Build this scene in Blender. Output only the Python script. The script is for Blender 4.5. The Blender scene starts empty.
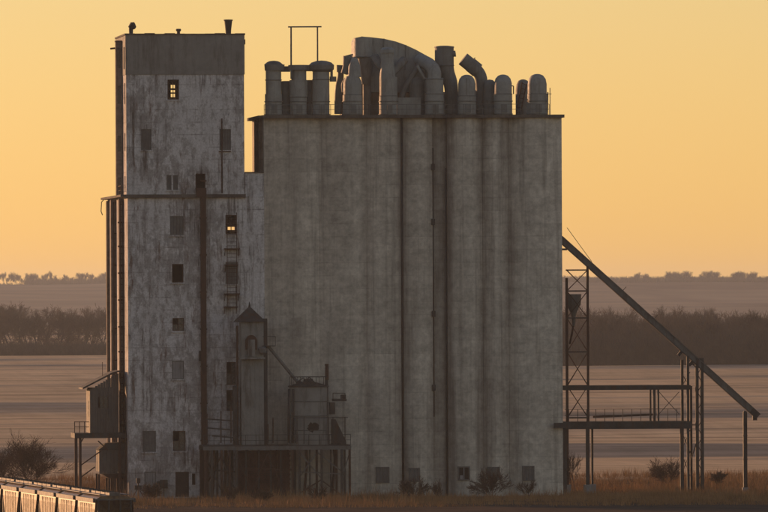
import bpy, bmesh, math, random
from mathutils import Vector, Matrix
R = random.Random(7)
rad = math.radians
sc = bpy.context.scene
C = sc.collection

# ------------------------------------------------------------------ camera
THETA = 0.10            # view turned a little to the right of the facade normal
DIST = 900.0
FPX = 9000.0            # focal length in photo pixels (768 wide)
CAMZ = 20.0
PITCH = 41.0 / FPX
ROLL = rad(0.25)
fw = Vector((math.sin(THETA) * math.cos(PITCH), math.cos(THETA) * math.cos(PITCH), math.sin(PITCH)))
rt0 = Vector((math.cos(THETA), -math.sin(THETA), 0))
up0 = rt0.cross(fw)
rt = rt0 * math.cos(ROLL) - up0 * math.sin(ROLL)
up = up0 * math.cos(ROLL) + rt0 * math.sin(ROLL)
CAM = Vector((-DIST * math.sin(THETA), -DIST * math.cos(THETA), CAMZ))
cd = bpy.data.cameras.new('camera')
cam = bpy.data.objects.new('camera', cd)
C.objects.link(cam)
M4 = Matrix((rt, up, -fw)).transposed().to_4x4()
M4.translation = CAM
cam.matrix_world = M4
cd.sensor_width = 36.0
cd.lens = 36.0 * FPX / 768.0
cd.clip_start = 1.0
cd.clip_end = 40000.0
sc.camera = cam

# ------------------------------------------------------------------ sky, sun, exposure
SUN_EL = rad(8.0)
SUN_ROT = rad(-37.0)    # 0 = +Y, negative = towards -X
w = bpy.data.worlds.new('World')
sc.world = w
w.use_nodes = True
wn = w.node_tree
sky = wn.nodes.new('ShaderNodeTexSky')
sky.sky_type = 'NISHITA'
sky.sun_disc = False
sky.sun_elevation = SUN_EL
sky.sun_rotation = SUN_ROT
sky.altitude = 0
sky.air_density = 1.1
sky.dust_density = 0.2
sky.ozone_density = 0.0
wb = wn.nodes.new('ShaderNodeMix')      # the photograph's white balance, the same over the whole sky
wb.data_type = 'RGBA'
wb.blend_type = 'MULTIPLY'
wb.inputs[0].default_value = 1.0
wb.inputs[7].default_value = (1.0, 0.945, 1.15, 1)
wn.links.new(sky.outputs[0], wb.inputs[6])
wn.links.new(wb.outputs[2], wn.nodes['Background'].inputs[0])
wn.nodes['Background'].inputs[1].default_value = 0.09
sd = Vector((math.sin(SUN_ROT) * math.cos(SUN_EL), math.cos(SUN_ROT) * math.cos(SUN_EL), math.sin(SUN_EL)))
sl = bpy.data.lights.new('sun', 'SUN')
sl.energy = 5.0
sl.angle = rad(0.5)
sl.color = (1.0, 0.52, 0.25)
so = bpy.data.objects.new('sun', sl)
C.objects.link(so)
so.rotation_euler = sd.to_track_quat('Z', 'Y').to_euler()
so.location = (-300, 300, 200)
vs = sc.view_settings
vs.view_transform = 'Standard'
vs.look = 'None'
vs.gamma = 1.0
vs.use_curve_mapping = False
vs.exposure = 0.0
sc.cycles.max_bounces = 5
sc.cycles.volume_bounces = 0
sc.cycles.use_denoising = True

# ------------------------------------------------------------------ pixel -> place
def ray(px, py):
    return (fw + rt * ((px - 384.0) / FPX) + up * ((256.0 - py) / FPX))
def P(px, py, Y=0.0):
    d = ray(px, py)
    return CAM + d * ((Y - CAM.y) / d.y)
def X(px, Y=0.0, py=300):
    return P(px, py, Y).x
def Z(py, Y=0.0, px=384):
    return P(px, py, Y).z
def G(px, py, z=0.0):
    d = ray(px, py)
    return CAM + d * ((z - CAM.z) / d.z)
PX = 0.1

# ------------------------------------------------------------------ materials
MATS = {}
def nodes_of(name):
    m = bpy.data.materials.new(name)
    m.use_nodes = True
    nt = m.node_tree
    return m, nt, nt.nodes['Principled BSDF']
def N(nt, t, **kw):
    n = nt.nodes.new(t)
    for k, v in kw.items():
        if k == 'inp':
            for kk, vv in v.items():
                n.inputs[kk].default_value = vv
        else:
            setattr(n, k, v)
    return n
def ramp(nt, src, stops):
    r = nt.nodes.new('ShaderNodeValToRGB')
    el = r.color_ramp.elements
    while len(el) < len(stops):
        el.new(0.5)
    for e, (p, c) in zip(el, stops):
        e.position = p
        e.color = (c[0], c[1], c[2], 1) if not isinstance(c, (int, float)) else (c, c, c, 1)
    nt.links.new(src, r.inputs[0])
    return r.outputs[0]
def mix(nt, fac, a, b, mode='MIX'):
    m = nt.nodes.new('ShaderNodeMix')
    m.data_type = 'RGBA'
    m.blend_type = mode
    for sock, v in ((m.inputs[0], fac), (m.inputs[6], a), (m.inputs[7], b)):
        if isinstance(v, bpy.types.NodeSocket):
            nt.links.new(v, sock)
        elif isinstance(v, (int, float)):
            sock.default_value = v
        else:
            sock.default_value = (v[0], v[1], v[2], 1)
    return m.outputs[2]
def noise(nt, vec, scale, detail=4, rough=0.6, stretch=None, off=0):
    mp = N(nt, 'ShaderNodeMapping')
    mp.inputs['Scale'].default_value = stretch or (1, 1, 1)
    mp.inputs['Location'].default_value = (off, off * 1.7, off * 0.3)
    nt.links.new(vec, mp.inputs[0])
    n = N(nt, 'ShaderNodeTexNoise', inp={'Scale': scale, 'Detail': detail, 'Roughness': rough})
    nt.links.new(mp.outputs[0], n.inputs['Vector'])
    return n.outputs[0]
def geo_pos(nt):
    return N(nt, 'ShaderNodeNewGeometry').outputs['Position']

def concrete(name, a, b, stain, streak=0.6, blotch=0.5, lift=1.3, mottle=0.25):
    m, nt, bs = nodes_of(name)
    v = geo_pos(nt)
    col = mix(nt, ramp(nt, noise(nt, v, 0.16, 5, 0.65), [(0.3, 0), (0.7, 1)]), a, b)
    fine = ramp(nt, noise(nt, v, 1.6, 6, 0.75), [(0.32, 0.72), (0.68, 1.18)])
    col = mix(nt, 1.0, col, fine, 'MULTIPLY')
    mott = ramp(nt, noise(nt, v, 0.75, 8, 0.72, (0.55, 1, 1.1), 21), [(0.34, 1 - mottle), (0.5, 1.0), (0.66, 1 + mottle * 0.45)])
    col = mix(nt, 1.0, col, mott, 'MULTIPLY')
    broad = ramp(nt, noise(nt, v, 0.30, 4, 0.6, (1, 1, 0.02), 41), [(0.36, 1 - mottle * 0.7), (0.6, 1.08)])
    col = mix(nt, 1.0, col, broad, 'MULTIPLY')
    # horizontal form lifts
    sep = N(nt, 'ShaderNodeSeparateXYZ')
    nt.links.new(v, sep.inputs[0])
    lf = N(nt, 'ShaderNodeMath', operation='MULTIPLY', inp={1: 1.0 / lift})
    nt.links.new(sep.outputs[2], lf.inputs[0])
    fr = N(nt, 'ShaderNodeMath', operation='FRACT')
    nt.links.new(lf.outputs[0], fr.inputs[0])
    line = ramp(nt, fr.outputs[0], [(0.0, 1), (0.09, 0), (1.0, 0)])
    ln = N(nt, 'ShaderNodeMath', operation='MULTIPLY')
    nt.links.new(line, ln.inputs[0])
    nt.links.new(ramp(nt, noise(nt, v, 0.5, 3, 0.6, (1, 1, 0.4), 4), [(0.42, 0), (0.7, 0.5)]), ln.inputs[1])
    col = mix(nt, ln.outputs[0], col, stain)
    # each lift its own tone
    fl = N(nt, 'ShaderNodeMath', operation='FLOOR')
    nt.links.new(lf.outputs[0], fl.inputs[0])
    cx = N(nt, 'ShaderNodeCombineXYZ')
    nt.links.new(fl.outputs[0], cx.inputs[2])
    sx = N(nt, 'ShaderNodeMath', operation='MULTIPLY', inp={1: 0.25})
    nt.links.new(sep.outputs[0], sx.inputs[0])
    nt.links.new(sx.outputs[0], cx.inputs[0])
    tone = ramp(nt, noise(nt, cx.outputs[0], 0.9, 2, 0.5, None, 9), [(0.25, 0.86), (0.75, 1.12)])
    col = mix(nt, 1.0, col, tone, 'MULTIPLY')
    # vertical run-off streaks
    st = ramp(nt, noise(nt, v, 1.5, 5, 0.7, (1, 1, 0.035), 2), [(0.5, 0), (0.72, streak)])
    col = mix(nt, st, col, stain)
    pale = ramp(nt, noise(nt, v, 2.4, 4, 0.6, (1, 1, 0.03), 12), [(0.6, 0), (0.8, 0.35)])
    col = mix(nt, pale, col, [min(1, c * 1.35) for c in b])
    bl = ramp(nt, noise(nt, v, 0.45, 7, 0.78, (0.6, 1, 1), 5), [(0.55, 0), (0.72, blotch)])
    col = mix(nt, bl, col, stain)
    nt.links.new(col, bs.inputs['Base Color'])
    bs.inputs['Roughness'].default_value = 0.9
    bs.inputs['Specular IOR Level'].default_value = 0.2
    bp = N(nt, 'ShaderNodeBump', inp={'Strength': 0.5, 'Distance': 0.05})
    nt.links.new(noise(nt, v, 2.2, 7, 0.75), bp.inputs['Height'])
    nt.links.new(bp.outputs[0], bs.inputs['Normal'])
    return m
def painted(name, a, b, rust=(0.10, 0.045, 0.022), rusty=0.5, metal=0.0, rough=0.6, scale=1.2, streak=True, spec=0.3):
    m, nt, bs = nodes_of(name)
    v = geo_pos(nt)
    col = mix(nt, ramp(nt, noise(nt, v, scale, 5, 0.7), [(0.3, 0), (0.7, 1)]), a, b)
    rr = ramp(nt, noise(nt, v, scale * 1.6, 6, 0.75, (1, 1, 0.15 if streak else 1), 3), [(0.5, 0), (0.68, rusty)])
    col = mix(nt, rr, col, rust)
    nt.links.new(col, bs.inputs['Base Color'])
    bs.inputs['Metallic'].default_value = metal
    bs.inputs['Specular IOR Level'].default_value = spec
    nt.links.new(ramp(nt, noise(nt, v, scale * 3, 3), [(0.2, rough - 0.12), (0.8, min(1, rough + 0.15))]), bs.inputs['Roughness'])
    bp = N(nt, 'ShaderNodeBump', inp={'Strength': 0.35, 'Distance': 0.03})
    nt.links.new(noise(nt, v, scale * 4, 5, 0.7), bp.inputs['Height'])
    nt.links.new(bp.outputs[0], bs.inputs['Normal'])
    return m
def plain(name, col, rough=0.9, var=0.25, scale=2.0):
    m, nt, bs = nodes_of(name)
    v = geo_pos(nt)
    n = ramp(nt, noise(nt, v, scale, 4, 0.7), [(0.3, 1 - var), (0.7, 1 + var)])
    nt.links.new(mix(nt, 1.0, col, n, 'MULTIPLY'), bs.inputs['Base Color'])
    bs.inputs['Roughness'].default_value = rough
    bs.inputs['Specular IOR Level'].default_value = 0.15
    return m

M = {}
M['block'] = concrete('block_concrete', (0.44, 0.43, 0.47), (0.66, 0.65, 0.70), (0.085, 0.066, 0.058), 0.95, 0.95, 1.25, 0.45)
def dark_bands(m, spots):  # brown-dark upright bands at given x positions, broken up by noise
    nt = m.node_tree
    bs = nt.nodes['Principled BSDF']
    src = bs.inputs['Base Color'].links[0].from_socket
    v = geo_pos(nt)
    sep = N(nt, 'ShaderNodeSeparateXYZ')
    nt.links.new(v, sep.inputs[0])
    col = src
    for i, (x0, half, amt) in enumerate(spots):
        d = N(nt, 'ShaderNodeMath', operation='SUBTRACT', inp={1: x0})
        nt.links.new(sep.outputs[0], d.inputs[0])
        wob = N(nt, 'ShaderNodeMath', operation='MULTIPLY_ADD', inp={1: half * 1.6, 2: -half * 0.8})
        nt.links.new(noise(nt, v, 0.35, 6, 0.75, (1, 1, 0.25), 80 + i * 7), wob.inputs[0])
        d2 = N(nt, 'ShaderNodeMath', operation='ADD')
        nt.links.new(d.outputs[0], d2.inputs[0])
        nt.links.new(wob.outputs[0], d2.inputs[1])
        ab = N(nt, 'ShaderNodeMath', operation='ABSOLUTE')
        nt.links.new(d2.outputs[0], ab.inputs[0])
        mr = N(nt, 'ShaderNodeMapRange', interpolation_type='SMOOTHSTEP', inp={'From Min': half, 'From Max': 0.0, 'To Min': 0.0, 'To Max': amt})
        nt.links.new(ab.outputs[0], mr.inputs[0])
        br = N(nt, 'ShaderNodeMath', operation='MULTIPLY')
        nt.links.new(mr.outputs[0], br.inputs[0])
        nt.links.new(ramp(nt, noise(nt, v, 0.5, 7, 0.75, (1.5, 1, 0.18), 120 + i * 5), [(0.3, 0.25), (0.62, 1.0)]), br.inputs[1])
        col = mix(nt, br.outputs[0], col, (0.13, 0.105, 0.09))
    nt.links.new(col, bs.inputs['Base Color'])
def tower_concrete():
    m, nt, bs = nodes_of('peeling_tower_concrete')
    v = geo_pos(nt)
    sep = N(nt, 'ShaderNodeSeparateXYZ')
    nt.links.new(v, sep.inputs[0])
    paint = mix(nt, ramp(nt, noise(nt, v, 0.3, 5, 0.6), [(0.3, 0), (0.7, 1)]), (0.57, 0.565, 0.575), (0.75, 0.745, 0.755))
    bare = mix(nt, ramp(nt, noise(nt, v, 1.1, 6, 0.75, None, 8), [(0.3, 0), (0.7, 1)]), (0.24, 0.225, 0.22), (0.40, 0.385, 0.385))
    # paint lost in ragged patches, more of it in some storeys
    reg = noise(nt, v, 0.11, 3, 0.6, (1, 1, 0.8), 15)
    pe = N(nt, 'ShaderNodeMath', operation='MULTIPLY_ADD', inp={1: 0.55, 2: 0.0})
    nt.links.new(reg, pe.inputs[0])
    nt.links.new(noise(nt, v, 1.5, 12, 0.76, (1, 1, 0.55), 33), pe.inputs[2])
    col = mix(nt, ramp(nt, pe.outputs[0], [(0.73, 0), (0.83, 0.8)]), paint, bare)
    speck = ramp(nt, noise(nt, v, 5.0, 6, 0.8), [(0.36, 0.72), (0.62, 1.08)])
    col = mix(nt, 1.0, col, speck, 'MULTIPLY')
    # pour lines
    lf = N(nt, 'ShaderNodeMath', operation='MULTIPLY', inp={1: 0.8})
    nt.links.new(sep.outputs[2], lf.inputs[0])
    fr = N(nt, 'ShaderNodeMath', operation='FRACT')
    nt.links.new(lf.outputs[0], fr.inputs[0])
    ln = N(nt, 'ShaderNodeMath', operation='MULTIPLY')
    nt.links.new(ramp(nt, fr.outputs[0], [(0.0, 1), (0.10, 0), (1.0, 0)]), ln.inputs[0])
    nt.links.new(ramp(nt, noise(nt, v, 0.6, 6, 0.7, (0.7, 1, 0.5), 4), [(0.45, 0), (0.62, 0.8)]), ln.inputs[1])
    col = mix(nt, ln.outputs[0], col, (0.12, 0.105, 0.10))
    # narrow dark run-off streaks and rust runs
    st = ramp(nt, noise(nt, v, 2.2, 6, 0.75, (1, 1, 0.06), 2), [(0.50, 0), (0.63, 0.9)])
    stm = N(nt, 'ShaderNodeMath', operation='MULTIPLY')
    nt.links.new(st, stm.inputs[0])
    nt.links.new(ramp(nt, noise(nt, v, 0.22, 4, 0.6, None, 55), [(0.42, 0), (0.6, 1)]), stm.inputs[1])
    col = mix(nt, stm.outputs[0], col, (0.085, 0.068, 0.06))
    rs = ramp(nt, noise(nt, v, 1.7, 7, 0.8, (1, 1, 0.12), 62), [(0.55, 0), (0.65, 0.85)])
    col = mix(nt, rs, col, (0.13, 0.075, 0.055))
    dk = ramp(nt, noise(nt, v, 0.6, 10, 0.82, (0.5, 1, 1.3), 71), [(0.56, 0), (0.70, 0.55)])
    col = mix(nt, dk, col, (0.10, 0.088, 0.085))
    nt.links.new(col, bs.inputs['Base Color'])
    bs.inputs['Roughness'].default_value = 0.9
    bs.inputs['Specular IOR Level'].default_value = 0.2
    bp = N(nt, 'ShaderNodeBump', inp={'Strength': 0.6, 'Distance': 0.06})
    nt.links.new(pe.outputs[0], bp.inputs['Height'])
    nt.links.new(bp.outputs[0], bs.inputs['Normal'])
    return m
M['tower'] = tower_concrete()
M['silo'] = concrete('silo_concrete', (0.53, 0.495, 0.43), (0.63, 0.595, 0.52), (0.15, 0.132, 0.115), 0.6, 0.3, 1.3, 0.2)
M['buttress'] = concrete('shaded_dirty_concrete', (0.20, 0.17, 0.15), (0.30, 0.26, 0.23), (0.07, 0.05, 0.04), 0.8, 0.7, 1.3, 0.4)  # wall concrete darkened: unlit look put into the colour, besides dirt and rust
dark_bands(M['silo'], [(X(402.5), 0.75, 0.8), (X(438), 1.5, 0.7), (X(449), 0.9, 0.8), (X(484), 1.3, 0.6), (X(508), 1.4, 0.6), (X(292), 1.8, 0.3), (X(272), 1.4, 0.35), (X(330), 2.0, 0.25), (X(366), 0.8, 0.45)])
M['slab'] = concrete('slab_concrete', (0.10, 0.09, 0.085), (0.16, 0.14, 0.12), (0.045, 0.035, 0.03), 0.6, 0.6)
M['clad'] = painted('weathered_cladding', (0.20, 0.197, 0.186), (0.285, 0.28, 0.265), (0.11, 0.092, 0.08), 0.8, 0, 0.8, 0.6)
M['vent'] = painted('galvanised_vent', (0.26, 0.265, 0.25), (0.36, 0.365, 0.345), (0.14, 0.11, 0.085), 0.5, 0.0, 0.6, 0.9)
M['vent2'] = painted('dark_galvanised_vent', (0.16, 0.16, 0.15), (0.23, 0.232, 0.22), (0.10, 0.07, 0.05), 0.5, 0.0, 0.65, 0.9)
M['steel'] = painted('dark_steel', (0.035, 0.035, 0.035), (0.07, 0.068, 0.066), (0.08, 0.036, 0.018), 0.8, 0.0, 0.7, 1.0)
M['rust'] = painted('rusted_steel', (0.055, 0.032, 0.024), (0.095, 0.05, 0.034), (0.04, 0.028, 0.024), 0.7, 0.0, 0.85, 1.0)
M['greysteel'] = painted('grey_steel', (0.11, 0.11, 0.107), (0.17, 0.17, 0.163), (0.08, 0.045, 0.027), 0.7, 0.0, 0.6, 1.0)
M['dryer'] = painted('pale_sheet_metal', (0.19, 0.19, 0.18), (0.28, 0.28, 0.265), (0.06, 0.047, 0.04), 0.85, 0.0, 0.7, 0.7)
M['board'] = painted('weathered_board', (0.11, 0.11, 0.11), (0.17, 0.17, 0.165), (0.06, 0.05, 0.045), 0.6, 0, 0.9, 1.5)
M['board2'] = painted('pale_board', (0.24, 0.245, 0.25), (0.32, 0.32, 0.33), (0.09, 0.075, 0.065), 0.5, 0, 0.9, 1.5)
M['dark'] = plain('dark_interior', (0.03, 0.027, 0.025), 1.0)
M['door'] = painted('dark_door', (0.035, 0.03, 0.028), (0.06, 0.045, 0.04), (0.09, 0.04, 0.025), 0.5, 0, 0.8, 1.5)
M['brick'] = plain('old_red_brick', (0.085, 0.042, 0.034), 0.95, 0.4, 2.0)
M['mortar'] = plain('dark_mortar', (0.05, 0.04, 0.036), 0.95)
M['corr'] = painted('corrugated_sheet', (0.085, 0.08, 0.075), (0.14, 0.13, 0.12), (0.07, 0.04, 0.025), 0.7, 0.0, 0.7, 0.8)
M['bark'] = plain('grey_bark', (0.085, 0.065, 0.052), 0.95, 0.3, 0.3)
M['twig'] = plain('brown_twigs', (0.11, 0.075, 0.055), 0.95, 0.3, 0.2)
M['grass'] = plain('dry_grass_blades', (0.34, 0.19, 0.085), 0.9, 0.45, 0.12)
M['car'] = painted('hopper_paint', (0.10, 0.062, 0.035), (0.25, 0.155, 0.08), (0.06, 0.032, 0.02), 0.95, 0.0, 0.38, 0.9, True, 0.6)
M['carroof'] = painted('hopper_roof_paint', (0.07, 0.065, 0.062), (0.15, 0.14, 0.13), (0.06, 0.04, 0.03), 0.8, 0.0, 0.6, 0.9, False, 0.4)
M['underframe'] = painted('underframe_steel', (0.04, 0.038, 0.036), (0.07, 0.06, 0.05), (0.08, 0.04, 0.02), 0.6)
M['glass'] = painted('dirty_glass', (0.04, 0.042, 0.045), (0.07, 0.07, 0.07), (0.09, 0.08, 0.07), 0.4, 0, 0.25, 1.5, True, 0.5)

def ground_mat():
    m, nt, bs = nodes_of('field_soil')
    v = geo_pos(nt)
    sep = N(nt, 'ShaderNodeSeparateXYZ')
    nt.links.new(v, sep.inputs[0])
    # crop strips: colour bands running across the view
    strip = noise(nt, v, 0.0065, 3, 0.55, (0.3, 1, 1), 30)
    strip2 = noise(nt, v, 0.03, 4, 0.6, (0.2, 1, 1), 11)
    tan = mix(nt, ramp(nt, strip2, [(0.35, 0), (0.65, 1)]), (0.56, 0.42, 0.27), (0.68, 0.52, 0.345))
    grey = mix(nt, ramp(nt, strip2, [(0.35, 0), (0.65, 1)]), (0.19, 0.18, 0.16), (0.32, 0.295, 0.26))
    field = mix(nt, ramp(nt, strip, [(0.44, 1), (0.51, 0.0)]), tan, grey)
    rows = ramp(nt, noise(nt, v, 0.22, 3, 0.6, (0.03, 1, 1), 3), [(0.35, 0.86), (0.65, 1.12)])
    field = mix(nt, 1.0, field, rows, 'MULTIPLY')
    stub = ramp(nt, noise(nt, v, 0.12, 6, 0.75, (1, 0.12, 1), 91), [(0.3, 0.82), (0.7, 1.16)])
    field = mix(nt, 1.0, field, stub, 'MULTIPLY')
    line = ramp(nt, noise(nt, v, 0.028, 2, 0.5, (0.09, 1, 1), 77), [(0.485, 0), (0.5, 0.45), (0.515, 0)])
    field = mix(nt, line, field, (0.07, 0.06, 0.055))
    # rough dry grass and earth round the elevator
    near = mix(nt, ramp(nt, noise(nt, v, 0.25, 6, 0.7), [(0.35, 0), (0.65, 1)]), (0.10, 0.065, 0.04), (0.22, 0.125, 0.06))
    nb = N(nt, 'ShaderNodeMath', operation='ADD')
    nt.links.new(sep.outputs[1], nb.inputs[0])
    nz = N(nt, 'ShaderNodeMath', operation='MULTIPLY', inp={1: 30.0})
    nt.links.new(noise(nt, v, 0.05, 3), nz.inputs[0])
    nt.links.new(nz.outputs[0], nb.inputs[1])
    mr = N(nt, 'ShaderNodeMapRange', inp={'From Min': 85.0, 'From Max': 110.0})
    nt.links.new(nb.outputs[0], mr.inputs[0])
    col = mix(nt, mr.outputs[0], near, field)
    # cindery yard in front of the elevator
    my = N(nt, 'ShaderNodeMapRange', inp={'From Min': 2.0, 'From Max': 12.0})
    nt.links.new(nb.outputs[0], my.inputs[0])
    yard = mix(nt, ramp(nt, noise(nt, v, 0.4, 6, 0.75, (0.3, 1, 1)), [(0.4, 0), (0.6, 1)]), (0.075, 0.062, 0.052), (0.15, 0.11, 0.08))
    col = mix(nt, my.outputs[0], yard, col)
    nt.links.new(col, bs.inputs['Base Color'])
    bs.inputs['Roughness'].default_value = 1.0
    bs.inputs['Specular IOR Level'].default_value = 0.0
    return m
def hill_mat():
    m, nt, bs = nodes_of('hill_cover')
    v = geo_pos(nt)
    wood = mix(nt, ramp(nt, noise(nt, v, 0.02, 6, 0.75, (1, 0.3, 1)), [(0.35, 0), (0.65, 1)]), (0.07, 0.055, 0.05), (0.12, 0.095, 0.085))
    pasture_haze = mix(nt, ramp(nt, noise(nt, v, 0.01, 4, 0.6, (0.5, 1, 1)), [(0.35, 0), (0.65, 1)]), (0.15, 0.125, 0.10), (0.25, 0.20, 0.16))
    sep = N(nt, 'ShaderNodeSeparateXYZ')
    nt.links.new(v, sep.inputs[0])
    # open pasture across the middle of the right-hand slope
    nz = N(nt, 'ShaderNodeMath', operation='MULTIPLY_ADD', inp={1: 14.0, 2: -7.0})
    nt.links.new(noise(nt, v, 0.004, 4), nz.inputs[0])
    za = N(nt, 'ShaderNodeMath', operation='ADD')
    nt.links.new(sep.outputs[2], za.inputs[0])
    nt.links.new(nz.outputs[0], za.inputs[1])
    band = ramp(nt, za.outputs[0], [(0.0, 0), (0.5, 0)])
    mr = N(nt, 'ShaderNodeMapRange', inp={'From Min': 0.0, 'From Max': 40.0})
    nt.links.new(za.outputs[0], mr.inputs[0])
    band = ramp(nt, mr.outputs[0], [(0.28, 0), (0.38, 1), (0.60, 1), (0.68, 0)])
    mx = N(nt, 'ShaderNodeMapRange', inp={'From Min': 1010.0, 'From Max': 1080.0})
    nt.links.new(sep.outputs[0], mx.inputs[0])
    bm_ = N(nt, 'ShaderNodeMath', operation='MULTIPLY')
    nt.links.new(band, bm_.inputs[0])
    nt.links.new(mx.outputs[0], bm_.inputs[1])
    left = N(nt, 'ShaderNodeMapRange', inp={'From Min': 1010.0, 'From Max': 1080.0, 'To Min': 0.75, 'To Max': 0.0})  # left slope paler: backlit haze put into the hill colour
    nt.links.new(sep.outputs[0], left.inputs[0])
    ad = N(nt, 'ShaderNodeMath', operation='MAXIMUM')
    nt.links.new(bm_.outputs[0], ad.inputs[0])
    nt.links.new(left.outputs[0], ad.inputs[1])
    nt.links.new(mix(nt, ad.outputs[0], wood, pasture_haze), bs.inputs['Base Color'])
    bs.inputs['Roughness'].default_value = 1.0
    bs.inputs['Specular IOR Level'].default_value = 0.0
    return m

# ------------------------------------------------------------------ mesh builder
class MB:
    def __init__(s):
        s.v = []; s.f = []; s.smooth = []
    def add(s, vs, fs, smooth=False):
        o = len(s.v)
        s.v += [Vector(p) for p in vs]
        s.f += [tuple(i + o for i in f) for f in fs]
        s.smooth += [smooth] * len(fs)
        return s
    def box(s, x0, x1, y0, y1, z0, z1):
        return s.add([(x0, y0, z0), (x1, y0, z0), (x1, y1, z0), (x0, y1, z0), (x0, y0, z1), (x1, y0, z1), (x1, y1, z1), (x0, y1, z1)],
                     [(0, 3, 2, 1), (4, 5, 6, 7), (0, 1, 5, 4), (1, 2, 6, 5), (2, 3, 7, 6), (3, 0, 4, 7)])
    def frame(s, d):
        d = d.normalized()
        a = Vector((0, 0, 1)) if abs(d.z) < 0.9 else Vector((0, 1, 0))
        u = d.cross(a).normalized()
        return u, u.cross(d).normalized()
    def bar(s, p, q, w, h=None):
        p, q = Vector(p), Vector(q)
        h = h or w
        u, n = s.frame(q - p)
        vs = [c + u * (a * w / 2) + n * (b * h / 2) for c in (p, q) for a, b in ((-1, -1), (1, -1), (1, 1), (-1, 1))]
        return s.add(vs, [(0, 1, 2, 3), (7, 6, 5, 4), (0, 4, 5, 1), (1, 5, 6, 2), (2, 6, 7, 3), (3, 7, 4, 0)])
    def path(s, pts, rs, n=12, cap=True, smooth=True):
        pts = [Vector(p) for p in pts]
        if not isinstance(rs, (list, tuple)):
            rs = [rs] * len(pts)
        vs = []
        u = None
        for i, p in enumerate(pts):
            d = (pts[min(i + 1, len(pts) - 1)] - pts[max(i - 1, 0)]).normalized()
            if u is None:
                u, nn = s.frame(d)
            else:
                u = (u - d * u.dot(d)).normalized()
                nn = u.cross(d)
            for k in range(n):
                a = 2 * math.pi * k / n
                vs.append(p + (u * math.cos(a) + nn * math.sin(a)) * rs[i])
        fs = []
        for i in range(len(pts) - 1):
            for k in range(n):
                k2 = (k + 1) % n
                fs.append((i * n + k, (i + 1) * n + k, (i + 1) * n + k2, i * n + k2))
        s.add(vs, fs, smooth)
        if cap:
            o = len(s.v) - len(vs)
            s.f += [tuple(o + k for k in range(n)), tuple(o + (len(pts) - 1) * n + k for k in reversed(range(n)))]
            s.smooth += [False, False]
        return s
    def lathe(s, c, prof, n=24):
        # prof: list of (r, z) bottom to top, around vertical axis through c
        vs = []
        for r, z in prof:
            for k in range(n):
                a = 2 * math.pi * k / n
                vs.append((c[0] + r * math.cos(a), c[1] + r * math.sin(a), z))
        fs = []
        for i in range(len(prof) - 1):
            for k in range(n):
                k2 = (k + 1) % n
                fs.append((i * n + k, i * n + k2, (i + 1) * n + k2, (i + 1) * n + k))
        fs2 = [tuple(reversed(range(n))), tuple((len(prof) - 1) * n + k for k in range(n))]
        o = len(s.v)
        s.add(vs, fs, True)
        s.f += [tuple(i + o for i in f) for f in fs2]
        s.smooth += [False, False]
        return s
    def plan(s, poly, z0, z1, smooth=False):
        n = len(poly)
        vs = [(p[0], p[1], z0) for p in poly] + [(p[0], p[1], z1) for p in poly]
        fs = [(i, (i + 1) % n, n + (i + 1) % n, n + i) for i in range(n)]
        o = len(s.v)
        s.add(vs, fs, smooth)
        s.f += [tuple(o + i for i in reversed(range(n))), tuple(o + n + i for i in range(n))]
        s.smooth += [False, False]
        return s
    def elev(s, poly, y0, y1):
        # polygon in (x, z), extruded along y
        n = len(poly)
        vs = [(p[0], y0, p[1]) for p in poly] + [(p[0], y1, p[1]) for p in poly]
        fs = [(i, (i + 1) % n, n + (i + 1) % n, n + i) for i in range(n)] + [tuple(reversed(range(n))), tuple(n + i for i in range(n))]
        return s.add(vs, fs)
    def build(s, name, mat, parent=None):
        me = bpy.data.meshes.new(name)
        off = parent_loc(parent)
        me.from_pydata([v - off for v in s.v], [], s.f)
        me.polygons.foreach_set('use_smooth', s.smooth)
        bm = bmesh.new()
        bm.from_mesh(me)
        bmesh.ops.recalc_face_normals(bm, faces=bm.faces)
        for e in bm.edges:
            if len(e.link_faces) == 2 and e.calc_face_angle(0) > rad(38):
                e.smooth = False
        bm.to_mesh(me)
        bm.free()
        me.materials.append(mat if not isinstance(mat, str) else M[mat])
        o = bpy.data.objects.new(name, me)
        C.objects.link(o)
        if parent:
            o.parent = parent
        return o
def parent_loc(p):
    v = Vector((0, 0, 0))
    while p is not None:
        v = v + p.location
        p = p.parent
    return v
def tag(o, label, cat, group=None):
    o['label'] = label
    o['category'] = cat
    if group:
        o['group'] = group
    return o
def thing(name, loc, label, cat, group=None):
    o = bpy.data.objects.new(name, None)
    C.objects.link(o)
    o.location = loc
    o.empty_display_size = 0.5
    return tag(o, label, cat, group)
def struct(o):
    o['kind'] = 'structure'
    return o
def holes_cells(u0, u1, z0, z1, holes):
    us = sorted({u0, u1, *[h[0] for h in holes], *[h[1] for h in holes]})
    zs = sorted({z0, z1, *[h[2] for h in holes], *[h[3] for h in holes]})
    out = []
    for i in range(len(us) - 1):
        run = None
        for j in range(len(zs) - 1):
            cu, cz = (us[i] + us[i + 1]) / 2, (zs[j] + zs[j + 1]) / 2
            inside = any(h[0] < cu < h[1] and h[2] < cz < h[3] for h in holes)
            if inside:
                if run: out.append(run)
                run = None
            else:
                run = (us[i], us[i + 1], run[2] if run else zs[j], zs[j + 1])
        if run: out.append(run)
    return out
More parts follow.
